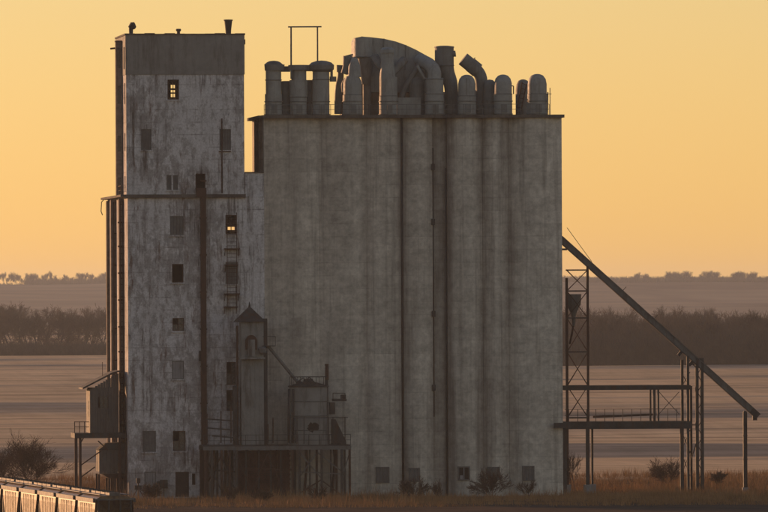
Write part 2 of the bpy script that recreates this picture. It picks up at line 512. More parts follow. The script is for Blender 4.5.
def holed_sheet(mb, u0, u1, z0, z1, holes, w0, w1, axis='x'):
    """wall slab with real rectangular openings: front and back sheets plus reveals (one skin, no inner faces)"""
    def pt(u, wv, z):
        return (u, wv, z) if axis == 'x' else (wv, u, z)
    us = sorted({u0, u1, *[h[0] for h in holes], *[h[1] for h in holes]})
    zs = sorted({z0, z1, *[h[2] for h in holes], *[h[3] for h in holes]})
    def solid(i, j):
        if i < 0 or j < 0 or i >= len(us) - 1 or j >= len(zs) - 1:
            return False
        cu, cz = (us[i] + us[i + 1]) / 2, (zs[j] + zs[j + 1]) / 2
        return not any(h[0] < cu < h[1] and h[2] < cz < h[3] for h in holes)
    for i in range(len(us) - 1):
        for j in range(len(zs) - 1):
            if not solid(i, j):
                continue
            a, b, c, d = us[i], us[i + 1], zs[j], zs[j + 1]
            for wv in (w0, w1):
                mb.add([pt(a, wv, c), pt(b, wv, c), pt(b, wv, d), pt(a, wv, d)], [(0, 1, 2, 3)])
            for di, dj, e in ((-1, 0, ((a, c), (a, d))), (1, 0, ((b, c), (b, d))), (0, -1, ((a, c), (b, c))), (0, 1, ((a, d), (b, d)))):
                if not solid(i + di, j + dj):
                    (p, q), (r_, t) = e
                    mb.add([pt(p, w0, q), pt(r_, w0, t), pt(r_, w1, t), pt(p, w1, q)], [(0, 1, 2, 3)])
    return mb
def px_rect(x0, x1, y0, y1, Y=0.0):
    """pixel rectangle on the plane y=Y -> (x0, x1, zbottom, ztop)"""
    c = (x0 + x1) / 2
    return (P(x0, (y0 + y1) / 2, Y).x, P(x1, (y0 + y1) / 2, Y).x, P(c, y1, Y).z, P(c, y0, Y).z)

# ------------------------------------------------------------------ ground, hills
def wave(x, y):
    t = min(1, max(0, (y - 110) / 150.0))
    xr = x * 0.12
    return t * (0.42 * math.sin(y / 41.0 + xr / 9 + 0.6 * math.sin(x / 160.0)) + 0.6 * math.sin(y / 78.0 - x / 310.0 + 1.0) + 0.3 * math.sin(y / 23.0 + x / 190.0))
mb = MB()
ys = [-1150, -800, -400, -200, -120, -60, -20, 0, 20, 40, 60, 80, 100, 115] + [115 + 9 * i for i in range(1, 320)] + [3100, 3400, 3800, 4300, 4800, 5400, 6300, 7500, 9500, 12500]
xs = [-3900, -2600, -1600, -1000, -700, -500, -350, -250, -180, -120, -70, -30, 0, 30, 70, 120, 180, 250, 330, 420, 520, 640, 780, 950, 1300, 1900, 2800, 3900]
vs_, fs_ = [], []
for j, y in enumerate(ys):
    for x in xs:
        vs_.append((x, y, wave(x, y) if y < 3000 else 0.0))
nx = len(xs)
for j in range(len(ys) - 1):
    for i in range(nx - 1):
        fs_.append((j * nx + i, j * nx + i + 1, (j + 1) * nx + i + 1, (j + 1) * nx + i))
mb.add(vs_, fs_, True)
struct(mb.build('ground', ground_mat()))

def hill_h(x, y):
    # a long low ridge: crest about 6 km away
    crest = 8900 + 160 * math.sin(x / 420.0 + 1)
    d = (y - crest)
    top = 37.0 + 1.9 * math.sin(x / 125.0 + 0.5) + 1.0 * math.sin(x / 47.0) + (x - 990) * -0.004
    s = 1500.0 if d < 0 else 1500.0
    return top * math.exp(-(d / s) ** 2) - 0.8
mb = MB()
hx = [-3600 + 200 * i for i in range(16)] + [-400 + 22 * i for i in range(106)] + [2000 + 190 * i for i in range(10)]
hy = [5600 + 130 * i for i in range(34)] + [10300, 11000, 12000]
vs_ = [(x, y, hill_h(x, y)) for y in hy for x in hx]
nx = len(hx)
fs_ = [(j * nx + i, j * nx + i + 1, (j + 1) * nx + i + 1, (j + 1) * nx + i) for j in range(len(hy) - 1) for i in range(nx - 1)]
mb.add(vs_, fs_, True)
struct(mb.build('hill', hill_mat()))

# ------------------------------------------------------------------ grain elevator tower
GX = X(196)
tower = thing('elevator_tower', (GX, 9, 0), 'tall stained concrete grain elevator tower with ledge and narrower head house on top', 'elevator')
xl, xr = X(128), X(265)
zl = Z(196.5, 0, 190)
# openings (px rect, kind)
low_open = [((172, 183.5, 264, 282.5), 'dark'), ((172.5, 184, 318, 331), 'sash'), ((225.5, 237, 215, 234), 'through'), ((170, 183.5, 216, 235), 'board'),
            ((225.5, 238, 262, 284), 'board'), ((172, 184, 361, 379), 'pale'), ((142.5, 156, 431, 452), 'board'), ((173, 185.5, 431, 451), 'sash'),
            ((144.5, 156, 472, 494), 'pale'), ((175.5, 189, 472, 497), 'door'), ((192, 195.5, 473.5, 485), 'dark'), ((226.5, 236, 362, 385), 'sash'), ((226.5, 236, 390, 411), 'sash')]
lo = [(px_rect(*r), k) for r, k in low_open]
lo = [((a, b, max(c, 0.05), d), k) for (a, b, c, d), k in lo]
mb = MB()
TH = 0.55
holed_sheet(mb, xl, xr, -0.5, zl, [r for r, k in lo], 0.0, TH)
# back wall with one opening on the sight line of the lit window
(a, b, c, d), _ = lo[2]
sh = 28.4 * 0.083
back_hole = (a + sh + 0.22, b + sh - 0.22, c + 0.62, c + 0.98)
holed_sheet(mb, xl, xr, -0.5, zl, [back_hole], 28.4, 28.9)
mb.box(xr - 0.5, xr, TH, 28.4, -0.5, zl)
mb.build('wall', 'tower', tower)
mb = MB()
mb.box(xl + 0.5, xr - 0.5, TH, 28.4, zl - 0.35, zl - 0.02)
mb.build('roof', 'slab', tower)
# inner partition so the openings read dark except the see-through one
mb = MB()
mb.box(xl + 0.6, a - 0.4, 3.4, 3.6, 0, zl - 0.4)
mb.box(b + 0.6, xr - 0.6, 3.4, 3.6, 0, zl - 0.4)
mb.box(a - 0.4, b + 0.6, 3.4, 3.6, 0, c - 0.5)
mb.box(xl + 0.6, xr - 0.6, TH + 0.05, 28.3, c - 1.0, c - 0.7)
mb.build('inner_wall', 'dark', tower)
# rounded bins bulging on the left side
for yc, pr in ((5.4, 0.5), (16.2, 0.55), (26.0, 0.3)):
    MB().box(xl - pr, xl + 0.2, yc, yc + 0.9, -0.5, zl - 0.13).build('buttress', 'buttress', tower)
mb = MB().box(xl, xl + 0.5, TH + 0.003, 28.4, -0.5, zl - 0.01)
mb.build('side_wall', 'tower', tower)
# conduits and pipes running up the left side
for yy, off, r_ in ((5.2, 0.40, 0.07), (5.1, 0.12, 0.06), (16.0, 0.30, 0.08), (27.8, 0.15, 0.1)):
    mb = MB().path([(xl - off, yy, 0.0), (xl - off, yy, zl - 0.3)], r_, 8)
    for k in range(8):
        zz = 4 + k * (zl - 6) / 7.5
        mb.box(xl - off - 0.1, xl + 0.05, yy - 0.06, yy + 0.06, zz, zz + 0.1)
    mb.build('conduit', 'rust', tower)
mb = MB()
z_ = 4.0
while z_ < zl - 0.6:
    mb.bar((xl - 0.48, 5.2, z_), (xl - 0.02, 5.2, z_), 0.06)
    z_ += 0.62
mb.build('ladder_rungs', 'rust', tower)
for py in (222, 246, 273, 300, 327, 352):
    MB().box(xl - 0.62, xl + 0.1, 5.25, 5.39, Z(py, 0, 128) - 0.08, Z(py, 0, 128) + 0.08).build('side_band', 'rust', tower)
# windows
def window(parent, r, kind, Yf=0.0, dx='x'):
    a, b, c, d = r
    if kind in ('dark', 'through'):
        fr = MB()
        t = 0.1
        for bx_ in ((a, a + t, c, d), (b - t, b, c, d), (a + t, b - t, c, c + t), (a + t, b - t, d - t, d)):
            fr.box(bx_[0], bx_[1], Yf + 0.18, Yf + 0.3, bx_[2], bx_[3])
        o = fr.build('window', 'rust', parent)
        if kind == 'through':
            MB().box((a + b) / 2 - 0.04, (a + b) / 2 + 0.04, Yf + 0.2, Yf + 0.27, c + t, d - t).build('mullion', 'rust', o)
            MB().box(a + t, b - t, Yf + 0.2, Yf + 0.26, (c + d) / 2 - 0.05, (c + d) / 2 + 0.05).build('mullion', 'rust', o)
    elif kind == 'sash':
        fr = MB()
        t = 0.09
        for bx_ in ((a, a + t, c, d), (b - t, b, c, d), (a + t, b - t, c, c + t), (a + t, b - t, d - t, d)):
            fr.box(bx_[0], bx_[1], Yf + 0.14, Yf + 0.28, bx_[2], bx_[3])
        o = fr.build('window', 'rust', parent)
        xm, zm = (a + b) / 2, (c + d) / 2
        MB().box(xm - 0.035, xm + 0.035, Yf + 0.16, Yf + 0.25, c + t, d - t).build('mullion', 'rust', o)
        MB().box(a + t, xm - 0.035, Yf + 0.17, Yf + 0.24, zm - 0.03, zm + 0.03).build('mullion', 'rust', o)
        MB().box(xm + 0.035, b - t, Yf + 0.17, Yf + 0.24, zm - 0.03, zm + 0.03).build('mullion', 'rust', o)
        k = 0
        for (p, q) in ((a + t, xm - 0.035), (xm + 0.035, b - t)):
            for (e, f) in ((c + t, zm - 0.03), (zm + 0.03, d - t)):
                k += 1
                if k == 2:
                    continue
                MB().box(p, q, Yf + 0.2, Yf + 0.215, e, f).build('pane', 'glass', o)
    elif kind in ('board', 'pale'):
        mm = 'board' if kind == 'board' else 'board2'
        fr = MB()
        t = 0.08
        for bx_ in ((a, a + t, c, d), (b - t, b, c, d), (a + t, b - t, c, c + t), (a + t, b - t, d - t, d)):
            fr.box(bx_[0], bx_[1], Yf + 0.05, Yf + 0.2, bx_[2], bx_[3])
        o = fr.build('window', 'board', parent)
        n = 4
        for i in range(n):
            u0 = a + t + (b - a - 2 * t) * i / n
            u1 = a + t + (b - a - 2 * t) * (i + 1) / n
            MB().box(u0 + 0.008, u1 - 0.008, Yf + 0.09 + 0.012 * (i % 2), Yf + 0.15 + 0.012 * (i % 2), c + t, d - t).build('board', mm, o)
    elif kind == 'door':
        fr = MB()
        t = 0.09
        for bx_ in ((a, a + t, c, d), (b - t, b, c, d), (a + t, b - t, d - t, d)):
            fr.box(bx_[0], bx_[1], Yf + 0.06, Yf + 0.24, bx_[2], bx_[3])
        o = fr.build('door', 'rust', parent)
        MB().box(a + t, b - t, Yf + 0.14, Yf + 0.2, c, d - t).build('door_leaf', 'door', o)
        for zz in (c + 0.6, c + 1.5):
            MB().box(a + t + 0.05, b - t - 0.05, Yf + 0.115, Yf + 0.14, zz, zz + 0.1).build('rail', 'door', o)
        MB().path([(b - t - 0.14, Yf + 0.14, c + 1.02), (b - t - 0.14, Yf + 0.05, c + 1.02)], 0.04, 6).build('handle', 'greysteel', o)
    return o
for r, k in lo:
    o = window(tower, r, k)
    if k != 'door':
        MB().box(r[0] - 0.12, r[1] + 0.12, -0.13, 0.05, r[2] - 0.16, r[2] - 0.003).build('sill', 'tower', o)
# ledge round the shoulder
MB().box(xl - 0.3, X(246), -0.35, 0.02, zl - 0.12, zl + 0.22).box(xl - 0.7, xl + 0.6, 0.02, 28.9, zl - 0.006, zl + 0.22).build('ledge', 'slab', tower)
# raised link towards the silos
zk = Z(173, 0, 255)
MB().box(X(245.6), X(264.6), 0.12, 9.0, zl - 0.01, zk).build('link_wall', 'tower', tower)
MB().box(X(245.6), X(264.8), 0.02, 9.05, zk, zk + 0.12).build('coping', 'slab', tower)

# --- head house
ul, ur = X(127), X(245)
zu0, zu1 = zl + 0.22, Z(34, 0, 186)
zc = Z(74.5, 0, 186)
DH = 14.0
up_open = [((167.5, 179, 79.5, 99.5), 'through'), ((141, 151.5, 129, 150), 'board'), ((219.5, 231, 129, 150), 'board'), ((195.5, 205.5, 173.5, 189), 'dark'),
           ((166.5, 171.5, 175, 190), 'board'), ((173, 178, 175, 190), 'board')]
uo = [(px_rect(*r), k) for r, k in up_open]
mb = MB()
holed_sheet(mb, ul, ur, zu0, zc, [r for r, k in uo], 0.0, 0.4)
a, b, c, d = uo[0][0]
s2 = DH * 0.0766
bh = [(a + s2 + 0.3, b + s2 - 0.42, c + 0.55, d - 0.2)]
holed_sheet(mb, ul, ur, zu0, zc, bh, DH - 0.4, DH)
mb.box(ur - 0.4, ur, 0.4, DH - 0.4, zu0, zc)
mb.build('head_house_wall', 'tower', tower)
sideh = []
for (py0, py1) in ((82, 103), (132, 150), (175, 190)):
    for (y0_, y1_) in ((1.4, 2.6), (6.2, 8.2)):
        sideh.append((y0_, y1_, Z(py1), Z(py0)))
mb = MB()
holed_sheet(mb, 0.4, DH - 0.4, zu0, zc, sideh, ul, ul + 0.4, 'y')
mb.build('head_house_side_wall', 'tower', tower)
# lattice in the far opening (three slots of light)
hb = bh[0]
for k in (1, 2):
    zz = hb[2] + (hb[3] - hb[2]) * k / 3
    MB().box(hb[0], hb[1], DH - 0.3, DH - 0.1, zz - 0.07, zz + 0.07).build('window_bar', 'rust', tower)
for r, k in uo:
    o = window(tower, r, k)
    MB().box(r[0] - 0.1, r[1] + 0.1, -0.1, 0.05, r[2] - 0.14, r[2] - 0.003).build('sill', 'tower', o)
for r in sideh:
    MB().box(ul + 0.16, ul + 0.22, r[0], r[1], r[2], r[3]).build('side_window', 'glass', tower)
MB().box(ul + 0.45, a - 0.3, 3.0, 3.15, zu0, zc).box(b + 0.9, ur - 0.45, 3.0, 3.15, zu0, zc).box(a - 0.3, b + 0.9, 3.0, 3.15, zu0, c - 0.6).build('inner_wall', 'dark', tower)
# sheet-clad top storey, one sheet after another
n = 9
for i in range(n):
    u0 = ul - 0.06 + (ur - ul + 0.12) * i / n
    u1 = ul - 0.06 + (ur - ul + 0.12) * (i + 1) / n
    dz = R.uniform(-0.04, 0.04)
    MB().box(u0 + 0.004, u1 - 0.004, -0.07 - R.uniform(0, 0.01), 0.3, zc + dz * 0.4, zu1 - 0.1).build('cladding_sheet', 'clad', tower)
MB().box(ul + 0.02, ur - 0.02, DH - 0.3, DH, zc, zu1 - 0.1).box(ur - 0.3, ur - 0.02, 0.3, DH - 0.3, zc, zu1 - 0.1).build('cladding', 'clad', tower)
holed_sheet(MB(), 0.3, DH - 0.3, zc, zu1 - 0.1, [(1.3, 2.8, Z(68), Z(46)), (5.8, 8.4, Z(68), Z(46))], ul - 0.04, ul + 0.25, 'y').build('side_cladding', 'clad', tower)
mb = MB()
xs_ = [ul - 0.12 + (ur - ul + 0.24) * i / 12 for i in range(13)]
for i in range(12):
    h = R.uniform(-0.03, 0.05)
    mb.box(xs_[i], xs_[i + 1] - 0.003, -0.16, DH + 0.1, zu1 - 0.1, zu1 + 0.06 + h)
mb.build('roof', 'slab', tower)
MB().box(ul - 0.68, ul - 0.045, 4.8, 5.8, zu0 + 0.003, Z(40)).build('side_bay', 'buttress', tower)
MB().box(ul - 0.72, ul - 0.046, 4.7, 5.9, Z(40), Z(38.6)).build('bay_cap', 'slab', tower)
for py0, py1 in ((46, 66), (84, 102), (134, 150), (176, 190)):
    MB().box(ul - 0.52, ul - 0.22, 4.77, 4.797, Z(py1), Z(py0)).build('bay_window', 'glass', tower)
MB().bar((ul - 1.15, 6.0, Z(46.5)), (ul + 0.3, 6.0, Z(45)), 0.18).build('hoist_beam', 'rust', tower)
MB().box(ur - 0.02, ur + 0.16, 0.2, 0.5, Z(44), Z(39)).build('broken_flashing', 'rust', tower)
# corner strip and conduit lines on the head house
MB().path([(X(222.5), -0.1, zu0 + 0.1), (X(222.5), -0.1, Z(118))], 0.07, 8).build('conduit', 'rust', tower)
MB().box(X(219.5), X(231.5), -0.14, -0.02, Z(151.5), Z(150.4)).build('balcony_plate', 'rust', tower)
# big rusty down-pipe on the front
pc = X(203.3)
mb = MB().box(pc - 0.27, pc + 0.27, -0.52, -0.05, 0.05, Z(188, 0, 203))
mb.build('spout_pipe', 'rust', tower)
for k in range(9):
    zz = 2 + k * 3.7
    MB().box(pc - 0.34, pc + 0.34, -0.58, 0.02, zz, zz + 0.14).build('pipe_bracket', 'rust', tower)
MB().box(X(196.4), X(206.4), -0.55, 0.02, Z(196), Z(187.5)).build('pipe_head', 'rust', tower)
MB().box(X(198.6), X(200.8), -0.3, 0.02, Z(360), Z(350)).build('junction_box', 'steel', tower)
# ladder with small landings under the lit window
lx0, lx1 = X(227), X(236.5)
mb = MB()
for xx in (lx0, lx1):
    mb.bar((xx, -0.45, Z(306)), (xx, -0.45, Z(212)), 0.07)
mb.build('ladder_stile', 'rust', tower)
mb = MB()
z_ = Z(306)
while z_ < Z(214):
    mb.bar((lx0, -0.45, z_), (lx1, -0.45, z_), 0.045)
    z_ += 0.38
mb.build('ladder_rungs', 'rust', tower)
for py, w_ in ((248, 13.5), (264, 11.5), (293, 13.5), (306, 12)):
    c_ = X(231 + R.uniform(-1, 1.6))
    MB().box(c_ - w_ * 0.055, c_ + w_ * 0.06, -0.75, 0.02, Z(py) - 0.09, Z(py) + 0.03).build('landing', 'rust', tower)
    for sx in (-1, 1):
        MB().bar((c_ + sx * w_ * 0.05, -0.7, Z(py)), (c_ + sx * w_ * 0.05, 0.0, Z(py) - 0.7), 0.06).build('landing_brace', 'rust', tower)
# fine railing on the left shoulder
mb = MB()
for yy in (1.0, 3.0, 5.0, 7.0):
    mb.bar((xl - 0.6, yy, zl + 0.2), (xl - 0.6, yy, zl + 1.1), 0.05)
mb.bar((xl - 0.6, 1.0, zl + 1.1), (xl - 0.6, 7.0, zl + 1.1), 0.05).bar((xl - 0.6, 1.0, zl + 0.65), (xl - 0.6, 7.0, zl + 0.65), 0.04)
mb.build('shoulder_railing', 'rust', tower)
MB().path([(xl - 0.65, 25.5, zl - 0.05), (xl - 0.85, 25.5, zl - 0.25), (xl - 0.9, 25.5, zl - 1.2), (xl - 0.75, 25.5, zl - 1.6)], 0.05, 6).build('hook', 'rust', tower)

# --- roof vents on the head house
def roof_thing(name, px, Y, label, cat='vent', group=None):
    return thing(name, (X(px, Y), Y, zu1 + 0.04), label, cat, group)
t = roof_thing('roof_cowl', 131, 1.2, 'small dark turned cowl on the left corner of the head house roof', 'vent', 'vents on the head house roof')
p0 = P(131, 34.5, 1.2)
MB().path([(p0.x, 1.2, zu1 + 0.02), (p0.x, 1.2, Z(28.5, 1.2)), (p0.x + 0.12, 1.2, Z(26.2, 1.2))], [0.2, 0.22, 0.3], 12).build('pipe', 'steel', t)
MB().path([(p0.x - 0.12, 1.2, Z(28, 1.2)), (p0.x + 0.18, 1.2, Z(25.2, 1.2)), (p0.x + 0.42, 1.15, Z(24.2, 1.2))], [0.24, 0.4, 0.27], 12).build('cowl', 'steel', t)
t = roof_thing('roof_vent', 178.5, 1.5, 'stubby dark vent stump near the middle of the head house roof', 'vent', 'vents on the head house roof')
p0 = P(178.5, 34, 1.5)
MB().lathe((p0.x, 1.5), [(0.16, zu1), (0.16, Z(31, 1.5))], 12).build('pipe', 'steel', t)
MB().lathe((p0.x, 1.5), [(0.2, Z(31, 1.5)), (0.28, Z(29.6, 1.5)), (0.22, Z(28.4, 1.5))], 12).build('cap', 'steel', t)
t = roof_thing('roof_vent', 228.3, 1.5, 'tall flared dark vent pot near the right edge of the head house roof', 'vent', 'vents on the head house roof')
p0 = P(228.3, 34, 1.5)
MB().lathe((p0.x, 1.5), [(0.27, zu1), (0.29, Z(30, 1.5)), (0.40, Z(20.5, 1.5))], 16).build('pot', 'steel', t)
MB().lathe((p0.x, 1.5), [(0.46, Z(20.5, 1.5)), (0.46, Z(19.3, 1.5)), (0.3, Z(19.2, 1.5))], 16).build('rim', 'steel', t)

# ------------------------------------------------------------------ silo block
silos = thing('silo_block', (X(412), 6, 0), 'broad row of joined concrete grain silos with flat roof slab', 'silos')
zr = Z(118, 0, 412)
SD = 13.6
edges = [(264.5, 320), (320, 367), (367, 401.2), (403.4, 433), (447.5, 483), (483, 509), (509, 562.5)]
BUL = {264.5: 0.08, 320: 0.09, 367: 0.12, 403.4: 0.2, 447.5: 0.22, 483: 0.24, 509: 0.15}
def flute(f):
    # smooth valley at the joints, round in the middle; f in 0..1
    return (1 - abs(2 * f - 1) ** 2.4) * 0.72 + 0.28 * math.sin(math.pi * f) ** 2
for (e0, e1) in edges:
    g_ = 0.004 if e0 < 400 else 0.012
    a, b = X(e0) + g_, X(e1) - g_
    wd = b - a
    pts = [(a + wd * k / 30, -wd * BUL[e0] * flute(k / 30)) for k in range(31)]
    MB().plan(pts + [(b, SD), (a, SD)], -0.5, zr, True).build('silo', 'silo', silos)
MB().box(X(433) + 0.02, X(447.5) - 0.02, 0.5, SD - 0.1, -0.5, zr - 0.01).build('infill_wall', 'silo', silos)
MB().box(X(268), X(560), 1.6, SD - 0.5, -0.5, zr - 0.05).build('light_block', 'silo', silos)  # unseen box added to stop sun leaking through the silo joints
for yc in (1.6, 6.4):
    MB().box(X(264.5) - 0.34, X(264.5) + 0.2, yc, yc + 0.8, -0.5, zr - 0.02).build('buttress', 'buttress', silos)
MB().path([(X(402.3), 0.05, 3.4), (X(402.3), 0.05, zr - 0.1)], 0.1, 8).build('drain_pipe', 'steel', silos)
MB().path([(X(446.3), 0.12, 0.0), (X(446.3), 0.12, zr - 5)], 0.07, 8).build('drain_pipe', 'steel', silos)
MB().path([(X(433.6), 0.1, 8), (X(433.6), 0.1, zr - 3)], 0.07, 8).build('drain_pipe', 'steel', silos)
for py in (167, 222, 314, 388):
    MB().box(X(431.8), X(435.2), -0.25, 0.2, Z(py) - 0.3, Z(py) + 0.3).build('pipe_bracket', 'steel', silos)
MB().box(X(262), X(564), -1.1, SD + 0.2, zr, zr + 0.30).box(X(262) - 0.25, X(262) - 0.003, 0.4, SD + 0.2, zr, zr + 0.3).build('roof_slab', 'slab', silos)
# base openings
for (x0, x1, y0, y1, k) in ((376, 389.5, 467, 483, 'board'), (409, 420, 468, 482, 'board'), (458, 470, 466.5, 480.5, 'sash'), (487.5, 500, 467, 480, 'board'), (522.5, 534.5, 466, 481, 'board')):
    e0, e1 = [e for e in edges if e[0] <= (x0 + x1) / 2 <= e[1]][0]
    f_ = ((x0 + x1) / 2 - e0) / (e1 - e0) * 2 - 1
    Yw = -(X(e1) - X(e0)) * BUL[e0] * flute((f_ + 1) / 2) - 0.1
    a, b, c, d = px_rect(x0, x1, y0, y1, Yw)
    fr = MB()
    t_ = 0.12
    for q in ((a, a + t_, c, d), (b - t_, b, c, d), (a + t_, b - t_, c, c + t_), (a + t_, b - t_, d - t_, d)):
        fr.box(q[0], q[1], Yw, Yw + 0.7, q[2], q[3])
    o = fr.build('window', 'board', silos)
    if k == 'sash':
        MB().box(a + t_, b - t_, Yw + 0.1, Yw + 0.14, c + t_, d - t_).build('pane', 'dark', o)
        MB().box((a + b) / 2 - 0.04, (a + b) / 2 + 0.04, Yw + 0.03, Yw + 0.1, c + t_, d - t_).build('mullion', 'board2', o)
        MB().box(a + t_ + 0.1, (a + b) / 2 - 0.1, Yw + 0.05, Yw + 0.1, c + t_, c + 0.5).build('broken_pane', 'board2', o)
    else:
        for i in range(4):
            u0 = a + t_ + (b - a - 2 * t_) * i / 4
            u1 = a + t_ + (b - a - 2 * t_) * (i + 1) / 4
            MB().box(u0 + 0.01, u1 - 0.01, Yw + 0.04 + 0.015 * (i % 2), Yw + 0.12, c + t_, d - t_).build('board', 'board', o)
# roof railing: each post a part, rails joined run by run
rz = zr + 0.3
Yr = -0.9
rx = [X(265 + k * 9.5, Yr) for k in range(31)]
for xx in rx:
    MB().bar((xx, Yr, rz), (xx, Yr, rz + 1.05), 0.05).build('railing_post', 'greysteel', silos)
for hh in (0.55, 1.05):
    MB().bar((rx[0], Yr, rz + hh), (rx[-1], Yr, rz + hh), 0.045).build('railing_bar', 'greysteel', silos)
MB().bar((X(551.5), 0.5, rz), (X(551.5), 0.5, Z(88)), 0.07).build('mast', 'greysteel', silos)
MB().bar((X(549.5), 0.5, Z(94)), (X(553), 0.5, Z(94)), 0.06).build('mast_arm', 'greysteel', silos)

# ------------------------------------------------------------------ roof ducts and vents
VG = 'ducts and vents on the silo roof'
def vt(name, px, Y, label, cat='vent'):
    return thing(name, (X(px, Y), Y, rz), label, cat, VG)
def cyl(t, name, pxc, rpx, py0, py1, Y, mat='vent', r_top=None):
    """vertical cylinder between pixel rows py0 (top) and py1 (bottom; None = the roof)"""
    x = X(pxc, Y, (py0 + (py1 or 116)) / 2)
    z1 = Z(py0, Y, pxc)
    z0 = rz if py1 is None else Z(py1, Y, pxc)
    r = rpx * PX
    rt_ = (r_top if r_top is not None else rpx) * PX
    return MB().lathe((x, Y), [(r, z0), (rt_, z1)], 24).build(name, mat, t)
def lat(t, name, pxc, prof, Y, mat='vent', n=24):
    x = X(pxc, Y, 80)
    return MB().lathe((x, Y), [(r * PX, rz if py is None else Z(py, Y, pxc)) for r, py in prof], n).build(name, mat, t)
def duct(t, name, pts, rpx, mat='vent', n=18):
    q = [P(a, b, Y) for a, b, Y in pts]
    # round the path
    if len(q) > 2:
        out = [q[0]]
        for i in range(1, len(q) - 1):
            for k in range(5):
                f = k / 4
                p1 = q[i].lerp(q[i - 1], 0.45)
                p2 = q[i].lerp(q[i + 1], 0.45)
                out.append(p1.lerp(q[i], f).lerp(q[i].lerp(p2, f), f))
        out.append(q[-1])
    else:
        out = q
    rs = rpx if isinstance(rpx, (list, tuple)) else [rpx] * 2
    rr = [(rs[0] + (rs[-1] - rs[0]) * i / (len(out) - 1)) * PX for i in range(len(out))]
    return MB().path(out, rr, n).build(name, mat, t)
def ring(t, pxc, rpx, py, Y, mat='vent2'):
    x = X(pxc, Y, py)
    z = Z(py, Y, pxc)
    return MB().lathe((x, Y), [(rpx * PX, z - 0.05), ((rpx + 0.5) * PX, z), (rpx * PX, z + 0.05)], 24).build('band', mat, t)

t = vt('roof_vent', 273.5, 1.8, 'leftmost vent column on the silo roof with faceted bright dome cap')
cyl(t, 'base', 273.5, 8.6, 94, None, 1.8)
cyl(t, 'body', 273.5, 7.8, 70, 94, 1.8)
cyl(t, 'collar', 274.5, 9.8, 64.5, 70.5, 1.8, 'vent2', 10.2)
lat(t, 'dome', 273.7, [(9.6, 64.5), (6.5, 62), (4.2, 61), (0.5, 60.6)], 1.8, 'greysteel', 8)
ring(t, 273.5, 8.2, 80, 1.8)
duct(t, 'side_duct', [(285.5, 81, 3), (285.7, 90, 3), (286, 114, 3)], 4.4, 'vent2')
MB().box(X(281, 2.6), X(291, 2.6), 2.4, 3.0, Z(71.5, 2.6), Z(66, 2.6)).build('cross_duct', 'vent2', t)

t = vt('roof_vent', 298.5, 1.8, 'second vent column from the left on the silo roof, flat capped')
cyl(t, 'base', 298.5, 8.4, 97, None, 1.8)
cyl(t, 'body', 298.5, 9.0, 80, 97, 1.8)
cyl(t, 'neck', 298.8, 7.6, 70, 80, 1.8)
cyl(t, 'cap', 299, 11.4, 65, 70, 1.8, 'vent2', 10.8)
ring(t, 298.5, 8.8, 97, 1.8)
duct(t, 'side_duct', [(309.3, 80, 3), (309.6, 114, 3)], 3.4, 'vent2')
MB().box(X(306, 2.6), X(314, 2.6), 2.4, 3.0, Z(71, 2.6), Z(66.5, 2.6)).build('cross_duct', 'vent2', t)

t = vt('roof_vent', 321, 1.8, 'third vent column from the left on the silo roof, widest round cap')
cyl(t, 'base', 321, 8.6, 94, None, 1.8)
cyl(t, 'body', 321, 8.4, 72, 94, 1.8)
lat(t, 'cap', 321.5, [(8.4, 72), (12.5, 69.5), (12.8, 65), (10, 62.4), (5, 60.8), (0.5, 60.4)], 1.8, 'vent2')
ring(t, 321, 8.6, 79.5, 1.8)
MB().box(X(333), X(335.4), 1.6, 1.9, Z(80), Z(64.5)).build('bracket', 'vent2', t)
cyl(t, 'flange', 333, 3.4, 76.5, 81.5, 1.6, 'vent2')

t = thing('goalpost_frame', (X(304), 1.4, Z(66)), 'thin pipe goalpost frame standing above the three left vent columns', 'frame', None)
MB().bar(P(291.2, 78, 1.1), P(291, 26.5, 1.1), 0.16).build('post', 'greysteel', t)
MB().bar(P(317.6, 64, 1.1), P(317.4, 26.5, 1.1), 0.14).build('post', 'greysteel', t)
MB().bar(P(288, 26.8, 1.1), P(321.5, 26.6, 1.1), 0.13).build('crossbar', 'greysteel', t)
MB().bar(P(291.2, 78, 1.1), P(291.2, 78, 2.0), 0.16).build('foot', 'greysteel', t)

t = vt('roof_pipe', 338.5, 3.2, 'slim dark pipe with crooked top between round capped vent and coned vent', 'pipe')
duct(t, 'pipe', [(338.5, 114, 3.2), (338.5, 88, 3.2), (341, 76, 3.2), (340, 66, 3.2)], [4.2, 2.8], 'vent2')
duct(t, 'cowl', [(339.5, 72, 3.2), (339.8, 65, 3.2)], [2.8, 3.4], 'vent2')
MB().bar(P(342.3, 108, 2.6), P(342.3, 84, 2.6), 0.07).build('rod', 'rust', t)

t = vt('roof_vent', 352.5, 1.6, 'stepped vent with cone top and small elbow left of the great curved duct')
cyl(t, 'base', 352.5, 9.8, 95, None, 1.6)
lat(t, 'body', 352.5, [(9.2, 95), (9.2, 82), (6.6, 76)], 1.6)
lat(t, 'cone', 354.5, [(7.0, 77), (6.0, 66), (3.2, 58.5), (2.0, 57.5)], 1.6)
duct(t, 'elbow', [(345, 74, 2.4), (347.5, 66, 2.4), (348, 56, 2.4)], [4.4, 5.0], 'vent2')
MB().bar(P(345.5, 56.5, 2.4), P(353, 54.6, 2.4), 0.2).build('lip', 'vent2', t)
duct(t, 'side_elbow', [(344.2, 92, 2.2), (343.2, 84, 2.2), (346.5, 79, 2.0)], 2.4)
ring(t, 352.5, 9.5, 95, 1.6)

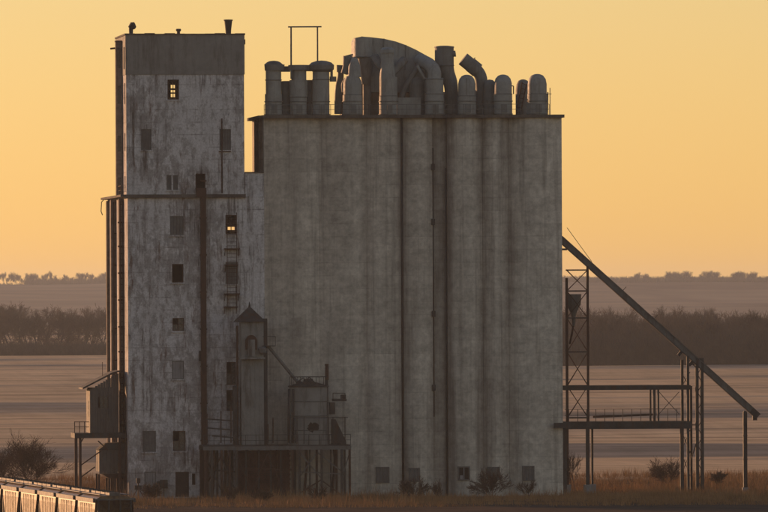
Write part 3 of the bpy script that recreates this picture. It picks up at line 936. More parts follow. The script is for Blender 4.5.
t = vt('curved_duct', 394, 6.5, 'great arching sheet metal duct rising behind the vents on the silo roof', 'duct')
top = [(354, 41.5), (356, 37.6), (362, 36.4), (372, 37.2), (384, 38.6), (396, 41.4), (406, 45), (416, 49.6), (426, 55.2), (434, 61), (437, 68)]
bot = [(437, 92), (369, 92), (367, 62), (354, 57)]
mb = MB()
poly = [(P(a, b, 5.2).x, P(a, b, 5.2).z) for a, b in top + bot]
mb.elev(poly, 5.2, 8.0)
mb.build('arch', 'vent', t)
for i in range(2, len(top) - 1, 2):
    a_, b_ = P(top[i][0], top[i][1] - 0.2, 5.1), P(top[i][0] - 1.0, top[i][1] + 25, 5.1)
    MB().bar(a_, b_, 0.07, 0.12).build('seam', 'vent2', t)
cyl(t, 'end_drum', 363, 9.4, 37.8, 57, 4.6)
lat(t, 'hopper', 366, [(4.5, 84), (8.6, 57)], 4.6, 'vent2')
cyl(t, 'leg', 367, 4.2, 80, None, 4.8, 'vent2')
cyl(t, 'leg', 430, 4.6, 85, None, 6.6, 'vent2')
ring(t, 363, 9.6, 57, 4.6)

t = vt('roof_vent', 388.5, 2.0, 'branching vent with round cap and two slanting arms under the curved duct')
cyl(t, 'base', 388.5, 9.4, 96, None, 2.0)
cyl(t, 'body', 388.5, 9.0, 77, 96, 2.0)
lat(t, 'neck', 387.5, [(8.0, 77), (6.6, 62), (6.4, 52)], 2.0)
lat(t, 'cap', 387.5, [(7.6, 53), (7.2, 49.5), (4.5, 47.3), (0.5, 46.9)], 2.0)
duct(t, 'arm', [(386, 72, 2.2), (378.5, 64, 2.6), (375, 57, 3.4)], [4.0, 4.4], 'vent2')
duct(t, 'arm', [(391, 74, 2.2), (399, 66, 2.6), (404, 60, 3.4)], [4.0, 4.4], 'vent2')
ring(t, 388.5, 9.2, 96, 2.0)

t = vt('roof_vent', 409, 3.4, 'dark slanting duct box between the branching vent and the elbowed vent')
cyl(t, 'base', 417, 7.6, 84, None, 3.4, 'vent2')
lat(t, 'dome', 417, [(7.6, 84), (6.2, 79.5), (3, 77), (0.4, 76.4)], 3.4, 'vent2')
duct(t, 'slant_pipe', [(400.5, 112, 3.6), (402, 92, 3.6), (411, 78, 3.4), (420, 64, 3.4)], 3.0, 'vent2')
duct(t, 'strut', [(417.5, 66, 2.6), (425, 79, 2.2)], 1.4, 'vent')
MB().box(X(396), X(424), 2.4, 2.9, rz, Z(97)).build('plinth', 'vent', t)

t = vt('roof_vent', 434.5, 1.6, 'vent with fat elbow running up left into the curved duct')
cyl(t, 'base', 434.5, 9.3, 94, None, 1.6)
cyl(t, 'body', 434.5, 9.0, 78, 94, 1.6)
duct(t, 'elbow', [(434.5, 80, 1.6), (434.5, 70, 1.7), (429, 64, 2.6), (420, 60, 4.4)], 6.8)
ring(t, 434.5, 9.2, 94, 1.6)
ring(t, 434.5, 9.2, 79, 1.6)

t = vt('roof_vent', 445, 3.6, 'tall drum vent on a bent dark neck right of the curved duct')
cyl(t, 'drum', 444.3, 9.6, 47, 65.5, 3.6, 'vent2')
lat(t, 'lid', 444.3, [(10.2, 47.6), (10.0, 46.4), (4, 45.6), (0.4, 45.5)], 3.6, 'vent2')
duct(t, 'side_spout', [(452, 54, 3.2), (455.5, 53.5, 3.2)], [2.8, 3.2], 'vent2')
duct(t, 'neck', [(445, 65, 3.6), (446.5, 73, 3.6), (451.5, 84, 3.6), (451.5, 114, 3.6)], [8.6, 6.4], 'vent2')
ring(t, 444.3, 9.8, 65.5, 3.6)

t = vt('roof_vent', 466.8, 1.6, 'round topped vent standing just left of the tilted open duct')
cyl(t, 'base', 466.8, 9.4, 96, None, 1.6)
lat(t, 'dome', 466.8, [(8.8, 96), (8.8, 84), (7.6, 79), (5.2, 76), (2.4, 74.8), (0.3, 74.6)], 1.6)
MB().bar(P(466.8, 95, 0.7), P(466.8, 78, 0.75), 0.06).build('seam', 'vent2', t)
ring(t, 466.8, 9.2, 96, 1.6)

t = vt('open_duct', 477, 3.8, 'tilted open ended duct bending up and left at the skyline', 'duct')
duct(t, 'bend', [(482, 114, 3.8), (482, 80, 3.8), (478.5, 71, 3.8), (463, 58.8, 3.8)], [6.2, 6.2], 'vent2')
mb = MB()
q0, q1 = P(471, 65.2, 3.8), P(463.0, 58.8, 3.8)
mb.path([q0, q1], 0.70, 20)
mb.build('mouth', 'vent2', t)
q0, q1 = P(477.6, 70.5, 3.8), P(470.5, 64.6, 3.8)
MB().path([q0, q1], 0.745, 20).build('sleeve', 'vent2', t)
for k, (a_, b_) in enumerate(((473.5, 58.2), (479.5, 64.5))):
    MB().bar(P(a_, b_ + 1.5, 3.8), P(a_ + 1.6, b_ - 0.6, 3.8), 0.1).build('lug', 'vent2', t)

t = vt('roof_vent', 489, 3.0, 'small half hidden round topped vent right of the tilted open duct')
lat(t, 'body', 489.5, [(6.6, None), (6.6, 86), (5.6, 82), (3.4, 80), (0.3, 79.4)], 3.0, 'vent2')
cyl(t, 'cuff', 489.5, 7.0, 100, None, 3.0, 'vent2')

t = vt('roof_vent', 503, 1.6, 'round topped vent third from the right end of the silo roof')
cyl(t, 'base', 503, 9.3, 94, None, 1.6)
lat(t, 'dome', 503, [(8.9, 94), (8.9, 83), (7.6, 78.5), (5, 75.6), (2.2, 74.6), (0.3, 74.4)], 1.6)
ring(t, 503, 9.1, 94, 1.6)
MB().bar(P(513.5, 94, 1.6), P(513.5, 86, 1.6), 0.1).build('bracket', 'rust', t)
MB().bar(P(513.5, 86, 1.6), P(509.5, 85.5, 1.6), 0.1).build('bracket', 'rust', t)

t = vt('roof_vent', 521.5, 5.5, 'darker round topped vent second from the right end, half behind its neighbour')
lat(t, 'dome', 523, [(7.6, None), (7.6, 90), (6.6, 84), (4.6, 80.6), (2, 79.4), (0.3, 79.2)], 5.5, 'vent2')
MB().bar(P(516, 115, 4.6), P(522, 82, 4.6), 0.1).build('ladder_stile', 'rust', t)
MB().bar(P(520, 115, 4.2), P(526.5, 84, 4.2), 0.1).build('ladder_stile', 'rust', t)
for k in range(7):
    f = k / 6
    MB().bar(P(516 + 6 * f, 113 - 30 * f, 4.6), P(520 + 6 * f, 112 - 27 * f, 4.2), 0.06).build('rung', 'rust', t)

t = vt('roof_vent', 537.5, 1.6, 'round topped vent at the far right end of the silo roof')
cyl(t, 'base', 537.5, 10.2, 94, None, 1.6)
lat(t, 'dome', 537.2, [(9.6, 94), (9.6, 84), (8.6, 79), (6, 75.4), (2.6, 74), (0.3, 73.8)], 1.6)
ring(t, 537.5, 9.9, 94, 1.6)
MB().path([P(547.5, 113, 0.8), P(547.8, 92, 0.8)], 0.06, 6).build('conduit', 'greysteel', t)

for t in [o for o in C.objects if o.get('group') == VG and o.type == 'EMPTY' and o.name.startswith('roof_vent')]:
    base = [c for c in t.children if c.name.startswith(('base', 'body'))]
    if not base:
        continue
    b_ = base[0]
    r_ = max(v.co.x for v in b_.data.vertices) - min(v.co.x for v in b_.data.vertices)
    cx_ = t.location.x + (max(v.co.x for v in b_.data.vertices) + min(v.co.x for v in b_.data.vertices)) / 2
    cy_ = t.location.y + (max(v.co.y for v in b_.data.vertices) + min(v.co.y for v in b_.data.vertices)) / 2
    r_ /= 2
    MB().box(cx_ - 0.28, cx_ + 0.3, cy_ - r_ - 0.05, cy_ - r_ + 0.1, rz + 0.25, rz + 1.05).build('access_plate', 'vent2', t)
    for zz in (0.06, 1.35):
        MB().lathe((cx_, cy_), [(r_ - 0.01, rz + zz), (r_ + 0.07, rz + zz + 0.02), (r_ + 0.07, rz + zz + 0.09), (r_ - 0.01, rz + zz + 0.11)], 24).build('flange', 'vent2', t)
t = vt('gallery_box', 402, 9.5, 'low sheet metal gallery running along the silo roof behind the vents', 'gallery')
for k in range(9):
    g0, g1 = X(361, 9) + (X(461, 9) - X(361, 9)) * k / 9, X(361, 9) + (X(461, 9) - X(361, 9)) * (k + 1) / 9
    MB().box(g0 + 0.005, g1 - 0.005, 9.0 - 0.03 * (k % 2), 11.5, rz, Z(84 if k < 7 else 92, 9)).build('wall_panel', 'vent2', t)
for k, (g0_, g1_, top_) in enumerate(((342.5, 361, 90), (461, 476, 93), (476, 494, 90), (494, 511.5, 96), (283, 291, 92), (306, 314, 96))):
    MB().box(X(g0_, 7.5) + 0.004, X(g1_, 7.5) - 0.004, 7.5, 8.8, rz, Z(top_, 7.5)).build('side_box', 'vent2', t)
MB().box(X(360, 9), X(438, 9), 8.9, 11.6, Z(84, 9) + 0.003, Z(83, 9)).build('roof', 'vent2', t)

# ------------------------------------------------------------------ dryer platform
Yp0, Yp1 = -7.0, -1.5
plat = thing('steel_platform', (X(276, -4), -4, 0), 'dark steel equipment platform on posts before the elevator foot', 'platform')
zp = Z(447.5, Yp0, 276)
px0, px1 = X(203, Yp0), X(350, Yp0)
MB().box(px0, px1, Yp0, Yp1, zp + 0.12, zp + 0.22).build('deck', 'steel', plat)
for yy in (Yp0 - 0.05, Yp1 - 0.2):
    MB().box(px0 - 0.05, px1 + 0.05, yy, yy + 0.22, zp - 0.25, zp + 0.12).build('edge_beam', 'greysteel', plat)
for k in range(11):
    xx = px0 + 0.2 + (px1 - px0 - 0.4) * k / 10
    MB().box(xx - 0.06, xx + 0.06, Yp0 + 0.2, Yp1 - 0.25, zp - 0.15, zp + 0.1).build('joist', 'steel', plat)
for pxp in (204.5, 211, 221, 229, 236, 292, 299, 321, 341, 349):
    for yy in (Yp0 + 0.06, Yp1 - 0.1):
        xx = X(pxp, Yp0)
        MB().box(xx - 0.11, xx + 0.11, yy - 0.11, yy + 0.11, -0.3, zp - 0.24).build('post', 'rust' if R.random() < 0.5 else 'steel', plat)
for (a, b, c, d) in ((299, 452, 321, 478), (299, 478, 316, 454), (318, 453, 341, 471), (299, 472, 341, 474), (204.5, 455, 221, 490), (221, 456, 236, 492), (341, 480, 349, 455)):
    MB().bar(P(a, b, Yp0 + 0.2), P(c, d, Yp0 + 0.2), 0.11).build('brace', 'greysteel' if a > 290 else 'steel', plat)
for (a, b, c, d) in ((236, 453, 252, 492), (252, 492, 268, 453), (268, 453, 284, 492), (211, 470, 236, 472), (236, 468, 292, 470), (204, 490, 221, 456), (321, 480, 341, 495), (299, 494, 321, 480)):
    MB().bar(P(a, b, Yp0 + 0.35), P(c, d, Yp0 + 0.35), 0.12).build('brace', 'rust', plat)
for pxp in (246, 259, 271, 281, 310, 331):
    xx = X(pxp, Yp0)
    MB().box(xx - 0.08, xx + 0.08, Yp0 + 0.9, Yp0 + 1.06, -0.3, zp - 0.24).build('post', 'steel', plat)
for (pxp, py_) in ((214, 462), (226, 459), (247, 457), (277, 460), (306, 462), (334, 460)):
    MB().path([P(pxp, 447, Yp0 + 1.6), P(pxp + 1, py_, Yp0 + 1.6), P(pxp - 2, 497, Yp0 + 1.6)], 0.14, 8).build('drop_pipe', 'rust', plat)
# railing along the deck
for k in range(15):
    xx = px0 + (px1 - px0) * k / 14
    MB().bar((xx, Yp0 + 0.05, zp + 0.22), (xx, Yp0 + 0.05, zp + 1.25), 0.05).build('railing_post', 'steel', plat)
for hh in (0.7, 1.25):
    MB().bar((px0, Yp0 + 0.05, zp + hh), (px1, Yp0 + 0.05, zp + hh), 0.045).build('railing_bar', 'steel', plat)

# brick pump house under the platform
bh_ = thing('brick_enclosure', (X(264, -5.5), -4.5, 0), 'low red brown brick enclosure under the steel platform', 'enclosure')
bx0, bx1, bz1 = X(237.5, -6), X(291, -6), zp - 0.35
MB().box(bx0 + 0.06, bx1 - 0.06, -4.44, -2.2, -0.3, bz1 - 0.02).build('wall_core', 'mortar', bh_)
bl, bhh = 0.46, 0.23
me_b = None
row = 0
z_ = 0.0
brick_count = 0
rest = MB()
while z_ < bz1 - 0.1:
    x_ = bx0 - (0.23 if row % 2 else 0)
    while x_ < bx1:
        a, b = max(x_, bx0), min(x_ + bl - 0.03, bx1)
        if b - a > 0.08:
            d_ = R.uniform(0, 0.03)
            mbk = MB().box(a, b, -4.5 - d_, -4.43, z_, min(z_ + bhh - 0.03, bz1))
            if brick_count < 300:
                mbk.build('brick', 'brick', bh_)
            brick_count += 1
        x_ += bl
    z_ += bhh
    row += 1

# ------------------------------------------------------------------ grain dryer
Yd = -4.6
dr = thing('grain_dryer', (X(252, Yd), Yd + 1, zp + 0.22), 'tall narrow sheet metal dryer tower with pitched roof and finial', 'dryer')
za, zb = zp + 0.22, Z(322, Yd, 252)
dx0, dx1 = X(241, Yd), X(263.5, Yd)
MB().box(dx0, dx1, Yd, Yd + 2.4, za, zb).build('body', 'dryer', dr)
n = 5
for i in range(n):
    for j in range(4):
        u0, u1 = dx0 + (dx1 - dx0) * i / n, dx0 + (dx1 - dx0) * (i + 1) / n
        q0, q1 = za + (Z(358, Yd, 252) - za) * j / 4, za + (Z(358, Yd, 252) - za) * (j + 1) / 4
        MB().box(u0 + 0.012, u1 - 0.012, Yd - 0.035 - 0.015 * (i % 2), Yd - 0.002, q0 + 0.015, q1 - 0.015).build('panel', 'dryer', dr)
pk = P(250.5, 306, Yd)
ex0, ex1 = X(236.5, Yd), X(266, Yd)
ze = zb
mb = MB()
yc_ = Yd + 1.2
for (f0, h0), (f1, h1) in zip(((1.0, 0.0), (0.96, 0.12), (0.55, 0.75)), ((0.96, 0.12), (0.55, 0.75), (0.09, 1.45))):
    w0_, w1_ = (ex1 - ex0) / 2 * f0, (ex1 - ex0) / 2 * f1
    d0_, d1_ = 1.55 * f0, 1.55 * f1
    vs_ = [(pk.x + a_ * w0_, yc_ + b_ * d0_, ze + h0) for a_, b_ in ((-1, -1), (1, -1), (1, 1), (-1, 1))] + [(pk.x + a_ * w1_, yc_ + b_ * d1_, ze + h1) for a_, b_ in ((-1, -1), (1, -1), (1, 1), (-1, 1))]
    mb.add(vs_, [(0, 1, 5, 4), (1, 2, 6, 5), (2, 3, 7, 6), (3, 0, 4, 7)] + ([(0, 1, 2, 3)] if h0 == 0 else []) + ([(4, 5, 6, 7)] if h1 > 1.4 else []))
roof_o = mb.build('roof', 'steel', dr)
MB().path([(pk.x, Yd + 1.2, ze + 1.4), (pk.x, Yd + 1.2, ze + 2.0)], [0.14, 0.03], 8).build('finial', 'steel', roof_o)
# side shaft to the right and the dark column on the left
MB().box(dx1 + 0.02, X(267.5, Yd), Yd + 0.3, Yd + 2.2, za, Z(318, Yd)).build('side_shaft', 'steel', dr)
MB().box(X(233.5, Yd), X(238.4, Yd), Yd + 0.4, Yd + 1.6, za, Z(385, Yd)).build('fan_housing', 'steel', dr)
MB().path([(X(237.5, Yd), Yd + 0.5, za), (X(237.5, Yd), Yd + 0.5, Z(325, Yd))], 0.12, 8).build('riser_pipe', 'rust', dr)
# arched duct on the front
ax = X(251, Yd)
pts = [(ax + 0.58 * math.cos(t_), Z(341, Yd) + 0.66 * math.sin(t_)) for t_ in [math.pi * k / 12 for k in range(13)]]
MB().elev([(ax + 0.58, Z(349, Yd))] + pts + [(ax - 0.58, Z(349, Yd))], Yd - 0.25, Yd - 0.002).build('arched_hood', 'rust', dr)
MB().box(ax - 0.34, ax + 0.34, Yd - 0.4, Yd - 0.26, Z(356, Yd), Z(339, Yd)).build('hood_panel', 'dryer', dr)
MB().box(dx0 - 0.1, dx1 + 0.1, Yd - 0.75, Yd + 0.02, Z(358.5, Yd), Z(356.6, Yd)).build('walkway_shelf', 'dryer', dr)
MB().lathe((X(263, Yd - 0.7), Yd - 0.3), [(0.15, Z(354, Yd)), (0.42, Z(352, Yd)), (0.45, Z(348, Yd)), (0.2, Z(346, Yd))], 16).build('motor', 'greysteel', dr)
# basket platform on the right
bx0, bx1 = X(262, Yd), X(275, Yd)
MB().box(bx0, bx1, Yd - 0.5, Yd + 0.5, Z(346, Yd), Z(345, Yd)).build('basket_floor', 'steel', dr)
for xx in (bx0 + 0.4, bx1 - 0.03):
    MB().bar((xx, Yd - 0.48, Z(345.5, Yd)), (xx, Yd - 0.48, Z(336, Yd)), 0.06).build('basket_post', 'steel', dr)
MB().bar((bx0, Yd - 0.48, Z(336, Yd)), (bx1, Yd - 0.48, Z(336, Yd)), 0.06).build('basket_rail', 'steel', dr)
# clutter at the dryer foot
for (a, b, c, d) in ((206, 419, 234, 421), (206, 428, 232, 430), (212, 436, 238, 438)):
    MB().bar(P(a, b, Yd), P(c, d, Yd), 0.14).build('foot_pipe', 'steel', dr)
for pxp, t0, t1 in ((207, 443, 414), (221, 443, 411), (231, 443, 408), (268, 443, 424), (273, 443, 418)):
    MB().bar(P(pxp, t0, Yd), P(pxp, t1, Yd), 0.12).build('foot_post', 'rust', dr)

# spout between dryer and bin
sp = thing('transfer_spout', (X(283, -4.4), -4.4, Z(382, -4.4)), 'slanting grain spout from the dryer basket down to the small bin', 'spout')
MB().path([P(268, 346, -4.3), P(299, 384, -4.3)], 0.16, 10).build('tube', 'greysteel', sp)
MB().lathe((X(298.5, -4.3), -4.3), [(0.22, Z(386.5, -4.3)), (0.3, Z(381.5, -4.3)), (0.1, Z(380, -4.3))], 12).build('end_boot', 'steel', sp)

# ------------------------------------------------------------------ small round bin
Yb = -4.4
bn = thing('round_bin', (X(308, Yb), Yb, zp + 0.22), 'squat round metal bin with rail on top and dark hole in its side', 'bin')
bc = X(308, Yb)
br = 1.92
zt = Z(387, Yb, 308)
MB().lathe((bc, Yb), [(br, za), (br, zt)], 28).build('shell', 'dryer', bn)
for k in range(1, 4):
    zz = za + (zt - za) * k / 4
    MB().lathe((bc, Yb), [(br + 0.004, zz - 0.05), (br + 0.05, zz), (br + 0.004, zz + 0.05)], 28).build('hoop', 'greysteel', bn)
MB().lathe((bc, Yb), [(br + 0.12, zt), (br + 0.12, zt + 0.12), (0.5, zt + 0.55), (0.45, zt + 0.8), (0.05, zt + 0.85)], 28).build('roof', 'steel', bn)
for k in range(12):
    a_ = 2 * math.pi * k / 12
    MB().bar((bc + 1.85 * math.cos(a_), Yb + 1.85 * math.sin(a_), zt + 0.1), (bc + 1.85 * math.cos(a_), Yb + 1.85 * math.sin(a_), zt + 1.0), 0.05).build('rail_post', 'steel', bn)
MB().path([(bc + 1.85 * math.cos(2 * math.pi * k / 24), Yb + 1.85 * math.sin(2 * math.pi * k / 24), zt + 1.0) for k in range(25)], 0.035, 6, False).build('top_rail', 'steel', bn)
for (a, b, c, d) in ((296, 383, 303, 378), (303, 378, 311, 384), (305, 384, 309, 377), (309, 377, 316, 384)):
    MB().bar(P(a, b, Yb - 1.2), P(c, d, Yb - 1.2), 0.1).build('roof_strut', 'steel', bn)
# ragged hole plate in the shell
hc = P(314, 427, Yb - br)
mb = MB()
RH = random.Random(3)
ang = [((0.48 + RH.uniform(-0.14, 0.2)) * math.cos(t_ * 0.2618) * 1.15, (0.42 + RH.uniform(-0.14, 0.2)) * math.sin(t_ * 0.2618)) for t_ in range(24)]
vs_ = []
for u, q in ang:
    aa = math.asin(max(-1, min(1, (hc.x + u - bc) / (br + 0.03))))
    vs_.append((bc + (br + 0.03) * math.sin(aa), Yb - (br + 0.03) * math.cos(aa), hc.z + q))
for u, q in ang:
    aa = math.asin(max(-1, min(1, (hc.x + u - bc) / (br + 0.01))))
    vs_.append((bc + (br - 0.02) * math.sin(aa), Yb - (br - 0.02) * math.cos(aa), hc.z + q))
n = len(ang)
mb.add(vs_, [tuple(range(n))] + [(i, (i + 1) % n, n + (i + 1) % n, n + i) for i in range(n)])
o = mb.build('rust_hole', 'dark', bn)
# walkway round the bin at mid height
MB().box(X(288, Yb), X(345, Yb), Yb - br - 0.5, Yb - br - 0.42, Z(417.5, Yb), Z(416.6, Yb)).build('guard_rail', 'steel', bn)
for pxp in (290, 297, 304, 328.5, 333, 345):
    MB().bar(P(pxp, 444, Yb - br - 0.45), P(pxp, 416.8, Yb - br - 0.45), 0.09).build('guard_post', 'steel', bn)
for pxp in (288.5, 292.5, 296):
    MB().path([P(pxp, 443, Yb - 1.2), P(pxp + 0.5, 389, Yb - 1.2)], 0.12, 8).build('riser_pipe', 'steel', bn)
# exhaust stack and machinery on the right
MB().path([P(327, 444, Yb - 0.4), P(326.8, 378, Yb - 0.4)], 0.14, 10).build('stack', 'steel', bn)
MB().path([P(326.9, 380, Yb - 0.4), P(326.9, 364, Yb - 0.4)], [0.19, 0.17], 10).build('stack_cap', 'rust', bn)
MB().bar(P(324.8, 365, Yb - 0.4), P(328.6, 364.4, Yb - 0.4), 0.12).build('stack_lip', 'rust', bn)
MB().box(X(332, Yb), X(345.5, Yb), Yb - 0.8, Yb + 0.6, Z(401, Yb), Z(398.5, Yb)).build('side_shelf', 'steel', bn)
for pxp in (333, 345):
    MB().bar(P(pxp, 400, Yb - 0.7), P(pxp, 393, Yb - 0.7), 0.07).build('shelf_post', 'steel', bn)
MB().bar(P(333, 393.5, Yb - 0.7), P(345, 393.5, Yb - 0.7), 0.07).build('shelf_rail', 'steel', bn)
MB().box(X(340, Yb), X(345, Yb), Yb - 0.6, Yb, Z(399, Yb), Z(394.5, Yb)).build('gearbox', 'steel', bn)
MB().box(X(329, Yb), X(334, Yb), Yb - 0.7, Yb + 0.4, Z(414, Yb), Z(402, Yb)).build('fan_box', 'steel', bn)
MB().elev([(X(331, Yb), Z(419, Yb)), (X(334.5, Yb), Z(419, Yb)), (X(345, Yb), Z(441, Yb)), (X(345, Yb), Z(443.6, Yb)), (X(331, Yb), Z(443.6, Yb))], Yb - 0.6, Yb + 0.4).build('chute', 'steel', bn)

# ------------------------------------------------------------------ shed on stilts at the left
Ys = 2.2
sh_ = thing('stilt_shed', (X(100, Ys), Ys + 3, 0), 'small grey lean-to shed raised on steel stilts against the tower', 'shed')
sx0, sx1 = X(89.5, Ys), xl - 0.95
zs0 = Z(433, Ys, 100)
zsl, zsr = Z(388, Ys, 84), Z(374.5, Ys, 110)
xw = X(118.5, Ys)
wa, wb, wc, wd = px_rect(100, 107.5, 397, 408, Ys)
# corrugated front: vertical ribs as single sheets
n = 11
for i in range(n):
    u0 = sx0 + (xw - sx0) * i / n
    u1 = sx0 + (xw - sx0) * (i + 1) / n
    def ztop(u):
        return zsl + (zsr - zsl) * (u - sx0) / (X(112, Ys) - sx0) - 0.12
    segs = [(zs0, ztop(u0))]
    if u1 > wa and u0 < wb:
        segs = [(zs0, wc), (wd, ztop(u0))]
    for (q0, q1) in segs:
        MB().box(u0 + 0.01, u1 - 0.01, Ys - 0.02 * (i % 2), Ys + 0.08, q0, q1).build('siding_sheet', 'corr', sh_)
MB().box(sx0, sx0 + 0.1, Ys + 0.09, Ys + 5.5, zs0, zsl - 0.15).build('side_wall', 'corr', sh_)
MB().box(sx0 + 0.1, xw, Ys + 5.4, Ys + 5.5, zs0, zsl).build('back_wall', 'corr', sh_)
mb = MB()
q0, q1 = P(82.5, 388.5, Ys), P(112.5, 373, Ys)
mb.elev([(q0.x, q0.z - 0.1), (q1.x, q1.z - 0.1), (xw + 0.1, q1.z + 0.1), (xw + 0.1, q1.z + 0.25), (q1.x, q1.z + 0.08), (q0.x, q0.z + 0.08)], Ys - 0.3, Ys + 5.8)
mb.build('roof', 'steel', sh_)
MB().box(sx0 + 0.15, xw, Ys + 0.09, Ys + 5.4, zs0 + 0.02, zs0 + 0.1).build('floor', 'dark', sh_)
o = MB().box(wa, wb, Ys + 0.04, Ys + 0.07, wc, wd).build('window', 'glass', sh_)
MB().box((wa + wb) / 2 - 0.03, (wa + wb) / 2 + 0.03, Ys - 0.01, Ys + 0.035, wc, wd).build('mullion', 'rust', o)
MB().box(sx0 - 0.02, sx0 - 0.002, Ys + 1.2, Ys + 2.6, zs0 + 1.6, zs0 + 3.2).build('side_window', 'glass', sh_)
MB().box(X(74, Ys), xl - 0.1, Ys - 0.2, Ys + 5.6, zs0 - 0.5, zs0 - 0.01).build('platform', 'steel', sh_)
for (pxp, yy) in ((75.2, Ys), (79.6, Ys), (79.0, Ys + 5.2), (119, Ys), (126, Ys)):
    xx = X(pxp, Ys)
    MB().box(xx - 0.13, xx + 0.13, yy - 0.13, yy + 0.13, -0.3, zs0 - 0.5).build('stilt', 'rust', sh_)
for (a, b, c, d) in ((80, 466, 101, 451), (80, 478, 95, 467), (80, 444, 84, 437), (98, 441, 108, 450)):
    MB().bar(P(a, b, Ys), P(c, d, Ys), 0.12).build('brace', 'rust', sh_)
for pxp in (74.6, 79.5, 84.5):
    MB().bar(P(pxp, 433, Ys - 0.15), P(pxp, 421.5, Ys - 0.15), 0.08).build('railing_post', 'rust', sh_)
for py in (422, 427):
    MB().bar(P(74.4, py, Ys - 0.15), P(89, py, Ys - 0.15), 0.07).build('railing_bar', 'rust', sh_)
MB().bar(P(102.5, 376, Ys + 1), P(102.3, 362, Ys + 1), 0.05).build('aerial', 'rust', sh_)

# hopper hanging below the shed
Yh = 2.6
hp = thing('loading_hopper', (X(113, Yh), Yh + 2, 0), 'grey sheet metal loading hopper hung below the stilt shed', 'hopper')
hx0, hx1 = X(98.5, Yh), xl - 0.15
for i in range(7):
    u0 = hx0 + (hx1 - hx0) * i / 7
    u1 = hx0 + (hx1 - hx0) * (i + 1) / 7
    MB().box(u0 + 0.008, u1 - 0.008, Yh - 0.02 * (i % 2), Yh + 0.1, Z(472, Yh), Z(448.5, Yh)).build('side_sheet', 'corr', hp)
MB().box(hx0, hx1, Yh + 0.11, Yh + 4.2, Z(470, Yh), Z(449, Yh)).build('bin', 'corr', hp)
MB().elev([(hx0 - 0.1, Z(448.4, Yh)), (hx1, Z(448.4, Yh)), (hx1, Z(441, Yh)), (X(106, Yh), Z(442, Yh))], Yh - 0.1, Yh + 4.3).build('lid', 'steel', hp)
MB().elev([(hx0 + 0.3, Z(472.2, Yh)), (X(109, Yh), Z(477, Yh)), (hx1, Z(477, Yh)), (hx1, Z(472.2, Yh))], Yh + 0.05, Yh + 4.0).build('chute', 'rust', hp)
for pxp in (98.4, 108.5, 113.5, 119.5, 124):
    for yy in (Yh + 0.3, Yh + 3.8):
        xx = X(pxp, Yh)
        MB().box(xx - 0.1, xx + 0.1, yy - 0.1, yy + 0.1, -0.3, Z(472.5 if pxp < 105 else 477, Yh)).build('leg', 'rust', hp)

# ------------------------------------------------------------------ gantry, lattice tower and loading spout at the right
Yg = 9.0
gt = thing('lattice_tower', (X(578, Yg), Yg + 1, 0), 'slender rusty lattice tower standing beside the right silo wall', 'tower')
ztop = Z(266, Yg, 586)
legs = [(X(567, Yg), Yg), (X(587.5, Yg), Yg), (X(569, Yg), Yg + 2.2), (X(590.5, Yg), Yg + 2.2)]
for i, (xx, yy) in enumerate(legs):
    z1 = ztop if i % 2 else ztop - 1.2
    MB().box(xx - 0.1, xx + 0.1, yy - 0.1, yy + 0.1, 0.9, z1).build('leg', 'rust', gt)
    MB().box(xx - 0.3, xx + 0.3, yy - 0.3, yy + 0.3, -0.4, 0.9).build('footing', 'board2', gt)
lv = [418, 386, 352, 318, 291, 270]
for i, py in enumerate(lv):
    z_ = Z(py, Yg, 578)
    for (p, q) in ((0, 1), (2, 3), (1, 3), (0, 2)):
        MB().bar((legs[p][0], legs[p][1], z_), (legs[q][0], legs[q][1], z_), 0.13).build('girt', 'steel', gt)
    if i < len(lv) - 1:
        z2 = Z(lv[i + 1], Yg, 578)
        for (p, q) in ((0, 1), (2, 3)):
            MB().bar((legs[p][0], legs[p][1], z_), (legs[q][0], legs[q][1], z2), 0.07).build('brace', 'rust', gt)
            MB().bar((legs[q][0], legs[q][1], z_), (legs[p][0], legs[p][1], z2), 0.07).build('brace', 'rust', gt)
# small hopper hung inside
hc = X(573.5, Yg + 1)
MB().lathe((hc, Yg + 1), [(0.12, Z(327, Yg)), (0.25, Z(315, Yg)), (0.75, Z(305, Yg)), (0.8, Z(295, Yg))], 12).build('hopper', 'greysteel', gt)
MB().path([(hc, Yg + 1, Z(326, Yg)), (hc - 0.4, Yg + 1, Z(345, Yg))], 0.1, 8).build('drop_pipe', 'rust', gt)

gn = thing('loading_gantry', (X(627, Yg), Yg + 1, 0), 'long dark steel loading gantry with railed deck right of the silos', 'gantry')
z0, z1 = Z(429, Yg, 625), Z(421.5, Yg, 625)
gx0, gx1 = X(561, Yg), X(691, Yg)
for yy in (Yg - 0.3, Yg + 2.6):
    MB().box(gx0, gx1, yy, yy + 0.22, z0, z1).build('deck_girder', 'steel', gn)
MB().box(X(553.5, -0.9), X(568, -0.9), -1.05, -0.75, Z(429, -1), Z(424, -1)).build('wall_bracket', 'steel', gn)
MB().box(X(563.2, 0), X(564.6, 0), -0.9, Yg - 0.3, Z(429, 0), Z(424, 0)).build('side_bracket', 'steel', gn)
for k in range(30):
    u0 = gx0 + (gx1 - gx0) * k / 30
    MB().box(u0 + 0.02, u0 + (gx1 - gx0) / 30 - 0.02, Yg - 0.06, Yg + 2.58, z1 - 0.12, z1 - 0.02).build('deck_plank', 'steel', gn)
zt0, zt1 = Z(390, Yg, 625), Z(385.5, Yg, 625)
for yy in (Yg - 0.25, Yg + 2.6):
    MB().box(gx0 + 0.2, X(690, Yg), yy, yy + 0.2, zt0, zt1).build('top_beam', 'steel', gn)
